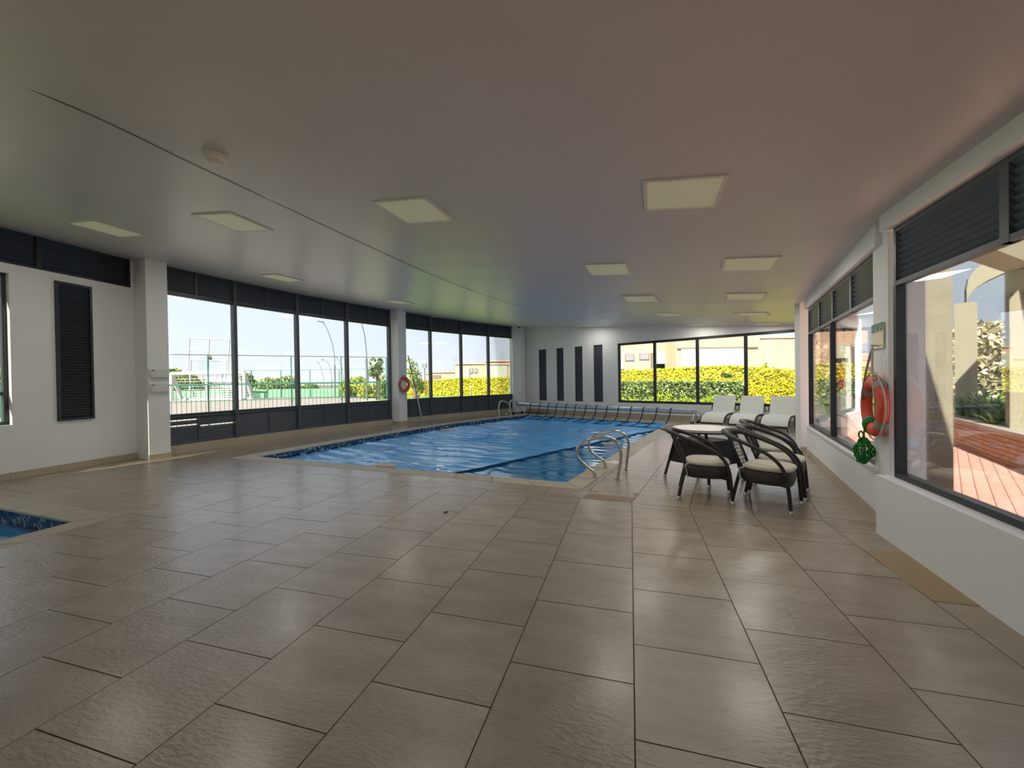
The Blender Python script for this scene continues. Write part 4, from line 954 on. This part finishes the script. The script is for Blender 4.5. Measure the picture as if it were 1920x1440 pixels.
LP = [(1166, 22, .34, 'low lime plant at the frame side end of the first far pane'), (1190, 22, .3, 'low lime plant in the middle of the first far pane'), (1217, 21.6, .28, 'small lime plant just before the first far mullion'),
      (1246, 21, .58, 'tallest bushy lime plant, in the second far pane'), (1266, 21, .32, 'low lime plant right after the tallest bushy one'), (1283, 20.8, .34, 'lime plant in the second half of the second far pane'), (1298, 20.6, .3, 'small lime plant touching the second far mullion'),
      (1322, 20.3, .34, 'low lime plant at the start of the third far pane'), (1338, 20.1, .55, 'bushy lime plant beside the first lounger back, third far pane'), (1420, 18.3, .4, 'lime plant between the second and third lounger backs'), (1462, 18.0, .4, 'lime plant behind the third lounger back'), (1496, 17.8, .5, 'lime plant between the third lounger and the end column')]
for px, dep, h_, lb in LP:
    p = at(px, 745, dep); c = Vector((p.x, p.y, h_ * .55)); clump('lime_plant', c, .36, .28, h_ * .8, 420, .055, M_lime, lb, 'plant', 'low lime plants in the soil bed')
p = at(1363, 705, 24.5); clump('ball_topiary', Vector((p.x, p.y, 1.52)), .35, .35, .18, 500, .05, [M_bush[2], M_bush[0]], 'small dark ball topiary standing above the shrub border', 'shrub', trunk=.02)
p = at(1434, 690, 24); clump('small_conifer', Vector((p.x, p.y, 1.95)), .2, .2, .35, 300, .06, M_lime, 'small pointed conifer rising over the hedge, taller one', 'tree', trunk=.03)
p = at(1449, 695, 24); clump('small_conifer', Vector((p.x, p.y, 1.75)), .15, .15, .25, 200, .06, M_lime, 'small pointed conifer rising over the hedge, shorter one', 'tree', trunk=.03)

# trees beyond the court and by the path
def tree(px, py, dep, w, h_, n, size, mats, label, grp='trees beyond the court'):
    p = at(px, py, dep); s = dep / F; clump('leafy_tree', Vector((p.x, p.y, p.z)), w * s / 2, w * s / 2.2, h_ * s / 2, n, size * s, mats, label, 'tree', grp, trunk=.12 + .002 * dep)
tree(322, 705, 64, 46, 34, 1800, 3.0, M_tree, 'tree with its crown just above the white goal bar, beside the column')
tree(352, 724, 54, 66, 58, 3500, 2.8, M_tree, 'broad yellow green tree behind the white goal net')
tree(396, 735, 66, 40, 40, 1600, 2.8, M_tree, 'low tree right of the goal net, before the first window post')
tree(462, 722, 70, 34, 44, 1600, 2.8, [M_tree[1], M_tree[0]], 'rounded darker tree just past the first window post')
tree(506, 725, 60, 50, 36, 1700, 2.6, M_tree, 'sparse tree between first and second tall fence posts')
tree(540, 722, 72, 46, 42, 2000, 2.6, M_tree, 'taller pale tree near the second window post')
tree(578, 730, 60, 40, 26, 1200, 2.6, M_tree, 'low tree just past the second window post')
tree(665, 722, 40, 52, 46, 2600, 2.6, [M_hedgeY[1], M_tree[0], M_lime[1]], 'rounded yellow tree beside the curved lamp posts', 'trees by the path')
tree(690, 735, 38, 40, 40, 1800, 2.6, [M_hedgeY[1], M_tree[0]], 'low yellow tree before the last tall fence post', 'trees by the path')
tree(707, 688, 34, 26, 44, 420, 3.4, [M_tree[1], M_bush[0]], 'spiky green palm-like tree beside the last fence post', 'trees by the path')
tree(722, 728, 36, 36, 46, 1600, 2.6, M_tree, 'tree touching the column with the life ring', 'trees by the path')
tree(776, 700, 34, 34, 58, 650, 2.4, M_tree, 'sparse young tree behind the leaning pole', 'trees by the path')
tree(782, 722, 36, 30, 40, 900, 2.4, M_tree, 'leafy lower tree behind the leaning pole', 'trees by the path')
tree(-30, 630, 26, 110, 170, 5200, 3.2, [M_tree[0], M_pale[1], M_tree[1]], 'large tree outside the narrow window in the flat wall', 'trees by the path')
tree(-10, 725, 20, 90, 66, 2600, 3.2, [M_lime[1], M_tree[2], M_tree[0]], 'bright green bush outside the narrow window in the flat wall', 'trees by the path')
# pale tree on the right, seen between the concrete columns
p = at(1850, 690, 17); clump('leafy_tree', Vector((p.x, p.y, 1.9)), 3.1, 2.2, 1.7, 20000, .13, M_pale, 'large pale sunlit tree between the concrete columns', 'tree', trunk=.18)
p = at(1785, 690, 22); clump('leafy_tree', Vector((p.x, p.y, 1.9)), 1.5, 1.5, 1.5, 8000, .13, M_pale, 'pale sunlit tree behind the slimmer concrete column', 'tree', trunk=.15)

# ------------------------------------------------------------------ green railing and tall wires of the court
FA, FB = Vector((-12.9, 9.86)), Vector((-4.45, 14.48)); fdv = (FB - FA); fL = fdv.length; fa_ = math.atan2(fdv.y, fdv.x)
r = empty('court_railing', (FA.x, FA.y, 0), fa_, label='green steel railing of upright bars along the court', cat='railing')
nb = int(fL / .112); bar = MB().box((0, 0, 0), (.014, .014, 1.32)).mesh('bar', M_green)
for k in range(nb + 1): link('bar', bar, r, (k * fL / nb, 0, .76))
MB().box((fL / 2, 0, 1.44), (fL, .045, .05)).build('top_rail', M_green, r); MB().box((fL / 2, 0, .95), (fL, .02, .02)).build('middle_rail', M_green, r); MB().box((fL / 2, 0, .12), (fL, .03, .04)).build('bottom_rail', M_green, r)
for k in (0, .23, .465, .69, .845, 1): MB().tube([(fL * k, .05, 0), (fL * k, .05, 2.32)], .019, 8).build('tall_post', M_green, r)
MB().tube([(0, .05, 2.32), (fL, .05, 2.32)], .012, 6).build('top_wire', M_post, r)
# backdrop windscreen of the court
wa, wb = Vector((-40, 43.2)), Vector((-15.2, 43.2))
r = empty('court_windscreen', (wa.x, wa.y, 0), label='green windscreen fence on the distant side of the court', cat='fence')
MB().box((12.4, 0, .45), (24.8, .03, .9)).build('mesh_screen', M_netg, r)
for k in range(9): MB().tube([(k * 3.1, -.05, 0), (k * 3.1, -.05, 2.9 if k > 2 else 1.6)], .05, 6).build('screen_post', M_green, r)
MB().tube([(9.3, -.05, 2.9), (24.8, -.05, 2.9)], .02, 5).build('screen_wire', M_green, r)
# football goal
def frame_of(r, pts, rad, m, name='goal_bar'):
    for a, b in pts: MB().tube([a, b], rad, 8).build(name, m, r)
gA, gB = at(322, 745, 39), at(459, 745, 39)
r = empty('football_goal', (gA.x, gA.y, 0), label='wide white football goal with net on the court', cat='goal'); w = gB.x - gA.x; hg = at(390, 699.5, 39).z
frame_of(r, [((0, 0, 0), (0, 0, hg)), ((w, 0, 0), (w, 0, hg)), ((0, 0, hg), (w, 0, hg)), ((0, 1.2, 0), (0, 0, hg)), ((w, 1.2, 0), (w, 0, hg)), ((0, 1.2, 0), (w, 1.2, 0))], .16, M_white)
nb_ = MB()
for k in range(28): nb_.tube([(w * k / 27, 0, hg), (w * k / 27, 1.2, 0)], .012, 3)
for k in range(1, 10): nb_.tube([(0, 1.2 * k / 10, hg * (1 - k / 10)), (w, 1.2 * k / 10, hg * (1 - k / 10))], .012, 3)
nb_.build('net', M_white, r, kind='stuff')
gA, gB = at(388, 748, 37), at(452, 748, 37); r = empty('handball_goal', (gA.x, gA.y, 0), label='smaller white goal with a square net before the football goal', cat='goal'); w = gB.x - gA.x; hg = at(420, 714, 37).z
frame_of(r, [((0, 0, 0), (0, 0, hg)), ((w, 0, 0), (w, 0, hg)), ((0, 0, hg), (w, 0, hg))], .12, M_white)
nb_ = MB()
for k in range(14): nb_.tube([(w * k / 13, .1, 0), (w * k / 13, .1, hg)], .02, 3)
for k in range(1, 9): nb_.tube([(0, .1, hg * k / 9), (w, .1, hg * k / 9)], .02, 3)
nb_.build('net', M_white, r, kind='stuff')
# basketball frame
D = 40.0; Pq = lambda x, y: at(x, y, D); o0 = Pq(392, 700); r = empty('basketball_frame', (o0.x, o0.y, 0), label='tall white basketball backboard frame above the goal', cat='backboard')
R_ = lambda x, y, dy=0.0: Pq(x, y) - Vector((o0.x, o0.y, 0)) + Vector((0, dy, 0))
for a, b in (((355, 634), (430, 637)), ((355, 634), (353, 700)), ((430, 637), (427, 700)), ((392, 636), (390, 700)), ((356, 675), (428, 677)), ((358, 675), (355, 745)), ((424, 677), (421, 745))): MB().tube([R_(*a), R_(*b)], .07, 6).build('frame_bar', M_white, r)
q = [R_(358, 660, -.3), R_(394, 660, -.3)]
MB().box((q[0] + q[1]) / 2 + Vector((.9, 0, -1.2)), (1.8, .06, 1.1)).build('backboard', M_glass, r)
MB().box(R_(393.5, 671), (.35, .1, .42)).build('score_box', M_rubber, r)
MB().tube([R_(380, 695), R_(380, 724), ], .06, 6).build('hoop_post', M_white, r); MB().tube([R_(406, 695), R_(406, 716)], .06, 6).build('hoop_post', M_white, r)

# curved lamp posts
def lamp_post(px, base_py, pts, label, dep, rad=.07):
    b = at(px, base_py, dep); r = empty('street_lamp', (b.x, b.y, 0), label=label, cat='street lamp', group='curved lamp posts outside')
    P = [at(x, y, dep) - Vector((b.x, b.y, 0)) for x, y in pts]; P[0].z = 0
    k = 2; MB().tube(P[:k + 1], rad * 1.25, 8).build('pole', M_post, r); MB().tube(smoothpts(P[k:-1], 5), rad * .6, 8).build('curved_arm', M_post, r, smooth=True)
    MB().tube([P[-2], P[-1]], rad * .9, 6, flat=2.2).build('lamp_head', M_post, r); return r
lamp_post(628, 745, [(628, 745), (628, 715), (627.5, 685), (627, 668), (623, 645), (615, 622), (606, 604), (596, 602)], 'tall curved lamp post in the third pane with its head in view', 42)
lamp_post(688, 752, [(688, 752), (688, 700), (687, 672), (687, 660), (684, 632), (678, 606), (672, 590), (662, 586)], 'tall curved lamp post in the fourth pane, head hidden by louvres', 33)
lamp_post(622, 735, [(622, 738), (622, 725), (622, 712), (621, 700), (618, 688), (613, 678), (607, 674.5), (603, 674)], 'small distant curved lamp post below the tall one', 75)
lamp_post(607, 735, [(607, 736), (607, 728), (607, 716), (606, 706), (603, 694), (600, 685), (597, 680), (594, 678)], 'smallest distant curved lamp post left of the others', 90)
lamp_post(644, 735, [(645, 738), (645, 722), (644, 712), (643, 700), (640, 688), (636, 677), (632, 671), (628, 669)], 'distant curved lamp post just before the third window post', 70)
b = at(797, 738, 42.5); tp = at(797, 690, 42.5); r = empty('floodlight', (b.x, b.y, 0), label='double floodlight on a thin pole above the hedge', cat='floodlight')
MB().tube([(0, 0, 0), (0, 0, tp.z)], .05, 6).build('pole', M_post, r)
for k in (0, 1): MB().box((0, 0, tp.z + .1 + k * .22 - .2 + .2), (.42, .15, .2)).build('lamp_box', M_rubber, r); MB().box((0, -.08, tp.z + .1 + k * .22), (.3, .02, .12)).build('lens', M_white, r)
b = at(884, 741, 39); r = empty('garden_light', (b.x, b.y, 0), label='short garden light on the lawn before the hedge', cat='lamp'); MB().tube([(0, 0, 0), (0, 0, .75)], .05, 6).build('pole', M_post, r); MB().lathe([(.1, .75), (.12, .95), (0, 1.0)], n=10).build('lamp_head', M_white, r)

# ------------------------------------------------------------------ houses
def house(label, dep, x0, x1, ytop, m, wins=(), panels=(), roof=None, thick=2.6, slope=0.0, name='house', y1top=None):
    a, b = at(x0, ytop, dep), at(x1, ytop if y1top is None else y1top, dep + slope); r = empty(name, (a.x, a.y, 0), label=label, cat='house', group='peach houses beyond the hedge')
    w = b - a; rz = math.atan2(w.y, w.x); L = w.to_2d().length; r.rotation_euler[2] = rz; t0, t1 = a.z, b.z
    MB().add([(0, 0, -.1), (L, 0, -.1), (L, thick, -.1), (0, thick, -.1), (0, 0, t0), (L, 0, t1), (L, thick, t1), (0, thick, t0)], [(0, 1, 5, 4), (1, 2, 6, 5), (2, 3, 7, 6), (3, 0, 4, 7), (4, 5, 6, 7)]).build('wall', m, r)
    MB().box((L / 2, thick / 2, max(t0, t1) + .02 if abs(t0 - t1) < .3 else min(t0, t1)), (L + .3, thick + .3, .14)).build('roof_edge', m if roof is None else roof, r) if abs(t0 - t1) < .3 else None
    def loc(px, py):
        q = ray(px, py); d = w.to_2d().normalized(); A = a.to_2d(); den = d.x * (-q.y) + d.y * q.x; s = ((-A.x) * (-q.y) + (-A.y) * q.x) / den; P = A + d * s
        return s, H + q.z * (P.length / q.to_2d().length)
    for (xa, ya, xb, yb) in wins:
        (s0_, z0_), (s1_, z1_) = loc(xa, yb), loc(xb, ya); f = MB().box(((s0_ + s1_) / 2, -.03, (z0_ + z1_) / 2), (abs(s1_ - s0_), .1, abs(z1_ - z0_))).build('window', M_roofg, r)
        MB().box(((s0_ + s1_) / 2, -.09, (z0_ + z1_) / 2), (abs(s1_ - s0_) * .86, .04, abs(z1_ - z0_) * .84)).build('pane', M_pane, f)
    for (xa, ya, xb, yb, mm) in panels:
        (s0_, z0_), (s1_, z1_) = loc(xa, yb), loc(xb, ya); MB().box(((s0_ + s1_) / 2, -.06, (z0_ + z1_) / 2), (abs(s1_ - s0_), .14, abs(z1_ - z0_))).build('panel', mm, r)
    return r
house('low pink house with a recessed porch beside the floodlight', 62, 798, 812, 701, M_pink, panels=[(800, 704, 811, 712, M_offw)])
house('flat pink house wall between the first two panes of the second bay', 58, 811, 856, 698.5, M_pink, panels=[(812, 703, 826, 712, M_roofg)])
house('peach house with two small windows and a white door, second bay', 54, 853, 912, 686, M_peach, wins=[(881, 690, 887, 700), (889, 690, 895, 699)], panels=[(857, 692, 864, 709, M_offw), (873, 691, 880, 709, M_offw)], y1top=682)
house('peach house with a broad pale panel under a dark eave, second bay', 50, 911, 966, 682, M_peach, panels=[(919, 685, 951, 709, M_offw), (916, 683, 953, 686, M_roofg)], y1top=677)
house('wide peach house with two windows, seen in the first far pane', 47, 1120, 1266, 634, M_peach, wins=[(1172, 664, 1189, 677), (1198.5, 662.5, 1217, 675), (1147, 668, 1160, 680)], panels=[(1163, 666, 1169, 692, M_offw), (1220, 662, 1224, 693, M_roofg), (1228, 660, 1247, 692, M_offw), (1228, 682, 1246, 692, M_alu)])
house('peach house with a great pale panel and dark eave, middle of the far window', 44, 1266, 1424, 622, M_peach, panels=[(1277, 653, 1396, 695, M_offw), (1269, 650, 1420, 655, M_roofg)], y1top=622)
house('plain peach house block at the end of the far window', 52, 1424, 1545, 634, M_peach, panels=[(1436, 645, 1440, 694, M_offw)], y1top=634)
house('tall peach house with a small window, in the curved window wall', 40, 1535, 1569, 634, M_peach, wins=[(1553, 653, 1561, 667)], thick=3)
house('low peach house with windows above the hedge, in the curved window wall', 44, 1563, 1700, 668, M_peach, wins=[(1580, 670, 1592, 676), (1613, 668, 1632, 676)], panels=[(1600, 688, 1634, 702, M_roofg)])

# ------------------------------------------------------------------ arcade, planter and paving on the right
ar = empty('concrete_arcade', (4.9, 4.6, 0), label='rough concrete arcade of square columns with beam and arch outside the large window', cat='arcade')
AO = Vector((4.9, 4.6, 0))
def acol(px, dep, w, z1, m, rz=.35):
    p = at(px, 720, dep); MB().box((0, 0, z1 / 2), (w, w, z1)).build('column', m, ar, loc=(p.x - AO.x, p.y - AO.y, 0), rz=rz); return Vector((p.x, p.y))
cA = acol(1738, 4.7, .34, 3.02, M_conc, -.6); cB = acol(1811, 8.9, .33, 2.95, M_conc2, -.83); cC = acol(1922, 6.4, .36, 3.05, M_conc2, -.75)
cE = Vector((7.6, 9.2))
def beam(a, b, z0, z1, w, m, nm='beam'):
    d = b - a; c = (a + b) / 2; MB().box((0, 0, (z0 + z1) / 2), (d.length, w, z1 - z0)).build(nm, m, ar, loc=(c.x - AO.x, c.y - AO.y, 0), rz=math.atan2(d.y, d.x))
beam(cA - (cC - cA) * .3, cC + (cC - cA) * .6, 3.02, 3.32, .34, M_conc2); beam(cA, cE, 3.02, 3.32, .3, M_conc2)
beam(cC, Vector((6.2, 2.4)), 3.02, 3.32, .34, M_conc2)
# arch springing from the slimmer column
e_ = cB + Vector((2.5, -2.3)); d = e_ - cB; L = d.length; mb = MB(); vs = []; n = 16
for k in range(n + 1):
    a = PI * k / n; x = L / 2 - L / 2 * math.cos(a); z = 2.95 + .75 * math.sin(a); zo = 3.25 + .85 * math.sin(a) ** .8; vs += [(x, -.17, z), (x, .17, z), (x, .17, zo), (x, -.17, zo)]
mb.add(vs, [(4 * k + j, 4 * k + 4 + j, 4 * k + 4 + (j + 1) % 4, 4 * k + (j + 1) % 4) for k in range(n) for j in range(4)]); mb.build('arch', M_conc2, ar, loc=(cB.x - AO.x, cB.y - AO.y, 0), rz=math.atan2(d.y, d.x))
MB().box((e_.x - AO.x, e_.y - AO.y, 1.5), (.33, .33, 3.0), rz=-.83).build('column', M_conc2, ar)
# brick planter with curved wall
pts = smoothpts([gnd(1560, 800).to_3d(), gnd(1640, 806), gnd(1700, 812), gnd(1783, 832), gnd(1850, 859), gnd(1920, 886), gnd(2010, 925)], 8); pts = [Vector((p.x, p.y)) for p in pts if p.x > 7.6 or p.y < 8.2]
pts = [p for p in pts if p.y < 10.2]
r = empty('brick_planter', (pts[0].x, pts[0].y, 0), label='curved low brick planter wall with a pale cap outside the large window', cat='planter'); b0 = pts[0]
acc = [0]
for a, b in zip(pts[:-1], pts[1:]): acc.append(acc[-1] + (b - a).length)
def along(s):
    for i in range(len(acc) - 1):
        if s <= acc[i + 1] or i == len(acc) - 2:
            t = (s - acc[i]) / (acc[i + 1] - acc[i]); d = (pts[i + 1] - pts[i]).normalized(); return pts[i] + (pts[i + 1] - pts[i]) * t, d
core = MB()
for a, b in zip(pts[:-1], pts[1:]):
    d = (b - a).normalized(); n = Vector((-d.y, d.x)); n = n if n.dot(Vector((12, 9)) - a) > 0 else -n; q = [a + n * .02 - b0, b + n * .02 - b0, b + n * .2 - b0, a + n * .2 - b0]; core.prism([(v.x, v.y) for v in q], 0, .50)
core.build('mortar_core', M_mortar, r)
bl = .235; nbk = int(acc[-1] / bl); bme = MB().box((0, 0, 0), (bl - .012, .11, .062)).mesh('brick', M_brick)
for j in range(7):
    for k in range(nbk):
        s = (k + (.5 if j % 2 else 0)) * bl + bl / 2
        if s > acc[-1]: continue
        p, d = along(s); n = Vector((-d.y, d.x)); n = n if n.dot(Vector((12, 9)) - p) > 0 else -n; c = p + n * .05 - b0
        link('brick', bme, r, (c.x, c.y, .035 + j * .071), math.atan2(d.y, d.x))
for k in range(int(acc[-1] / .5)):
    p, d = along((k + .5) * .5); n = Vector((-d.y, d.x)); n = n if n.dot(Vector((12, 9)) - p) > 0 else -n; c = p + n * .10 - b0
    MB().box((0, 0, .525), (.495, .30, .05)).build('cap_stone', M_cope, r, loc=(c.x, c.y, 0), rz=math.atan2(d.y, d.x))
nv = []
for i, p in enumerate(pts): d = (pts[min(i + 1, len(pts) - 1)] - pts[max(i - 1, 0)]).normalized(); n = Vector((-d.y, d.x)); n = n if n.dot(Vector((12, 9)) - p) > 0 else -n; nv.append((p + n * .12 - b0, p + n * 3.5 - b0))
mb = MB(); mb.add([(v.x, v.y, .44) for q in nv for v in q], [(2 * i, 2 * i + 1, 2 * i + 3, 2 * i + 2) for i in range(len(nv) - 1)]); mb.build('soil', M_soil, r)
# strap leaved plants in the planter
def strap_plant(p, h_, n, mats, label):
    r = empty('strap_leaf_plant', (p.x, p.y, .44), label=label, cat='plant', group='strap leaved plants in the brick planter'); mb = MB()
    for k in range(n):
        a = random.uniform(0, 2 * PI); l = h_ * random.uniform(.6, 1.1); o_ = random.uniform(.15, .75) * l; w = random.uniform(.015, .03); c = Vector((math.cos(a), math.sin(a), 0)); t = Vector((-c.y, c.x, 0)); vs = []
        for i in range(6):
            f = i / 5; q = c * (o_ * f * f + .03) + Vector((0, 0, l * (f - .28 * f * f * (o_ / l) * 1.6))); ww = w * (1 - f ** 2.5) + .002; vs += [q + t * ww, q - t * ww]
        mb.add(vs, [(2 * i, 2 * i + 1, 2 * i + 3, 2 * i + 2) for i in range(5)], random.randrange(len(mats)))
    mb.build('leaves', mats, r, kind='stuff')
for px, dep, h_, lb in ((1806, 8.6, .62, 'strap leaved plant at the base of the slimmer column'), (1822, 8.2, .72, 'tall dark strap leaved plant right of the slimmer column'), (1838, 7.9, .6, 'strap leaved plant third along the planter'), (1850, 7.8, .85, 'tallest strap leaved plant, mid planter'), (1866, 7.5, .7, 'strap leaved plant fifth along the planter'), (1880, 7.2, .6, 'drooping strap leaved plant beside the nearer planter column'), (1862, 7.0, .42, 'low pale strap leaved plant at the planter edge'), (1900, 6.9, .5, 'strap leaved plant behind the nearer planter column')):
    p = at(px, 760, dep); strap_plant(p, h_, 46, M_sword, lb)
# brick paving
pv = MB(); reg = [Vector(v) for v in ((2.6, -1.5), (3.5, 3.3), (3.75, 3.75), (5.6, 7.3), (6.3, 8.3), (7.6, 12.4), (9.7, 12.6), (15, 12.6), (15, -1.5))]
pb_ = MB().add([(v.x, v.y, -.012) for v in reg], [tuple(range(len(reg)))]); pav = pb_.build('brick_pavement', M_mortar, kind='structure')
pme = MB().box((0, 0, 0), (.232, .112, .02)).mesh('paver', M_paver); PA = .75; pu, pvv = Vector((math.cos(PA), math.sin(PA))), Vector((-math.sin(PA), math.cos(PA))); cand = []
def inside(p):
    c = False; n = len(reg)
    for i in range(n):
        a, b = reg[i], reg[(i + 1) % n]
        if (a.y > p.y) != (b.y > p.y) and p.x < (b.x - a.x) * (p.y - a.y) / (b.y - a.y) + a.x: c = not c
    return c
for i in range(-40, 80):
    for j in range(-90, 120):
        p = Vector((4, 4)) + pu * ((i + (.5 if j % 2 else 0)) * .24) + pvv * (j * .12)
        if not inside(p) or p.y < .5: continue
        if p.x > 15 or any((p - q).length < .12 for q in (cA,)): continue
        sx_ = p.x / p.y * F + 960
        sy_ = 720 + H / p.y * F
        vis = 1530 < sx_ < 1990 and (sy_ < 895 + (sx_ - 1700) * .4)
        cand.append((0 if vis else 1, p.length, p))
cand.sort(key=lambda t: (t[0], t[1])); restp = MB()
for k, (v, l, p) in enumerate(cand):
    if k < 290: link('paver', pme, pav, (p.x, p.y, 0), PA)
    elif v == 0 or l < 9: restp.box((p.x, p.y, 0), (.232, .112, .02), rz=PA)
restp.build('paver_field', M_paver, pav, kind='stuff')
# post made up for a pale reflected column, carrying the red bag
p = Vector((5.36, 6.72)); r = empty('reflection_post', (p.x, p.y, 0), label='slender pale post standing in for a column reflection in the curved window wall', cat='post'); MB().box((0, 0, 1.5), (.07, .07, 3.0)).build('shaft', M_conc2, r); MB().box((0, 0, .03), (.16, .16, .06)).build('foot', M_conc2, r)
p = at(1573, 709, 6.35); r = empty('red_reflection_bag', p, label='red bag form standing in for a reflection in the curved window wall', cat='bag')  # bag made up for a red reflection in the glass
mb = MB(); mb.lathe([(.0, -.165), (.05, -.16), (.062, -.12), (.058, .0), (.066, .1), (.055, .15), (.02, .17), (0, .172)], n=18); mb.build('bag', M_red, r, smooth=True)
MB().lathe([(.066, -.01), (.069, .0), (.066, .012)], n=18).build('seam_band', mat('dark_red', (150, 30, 48), rough=.7), r, smooth=True)
pst = Vector((5.36, 6.72, 0)) - p
MB().tube([(-.03, 0, .14), (-.03, 0, .34), (.03, 0, .34), (.03, 0, .14)], .006, 5).build('carry_strap', M_greyband, r)
MB().tube([(0, 0, .345), (pst.x, pst.y, .36)], .01, 6).build('hanger', M_steel, r)
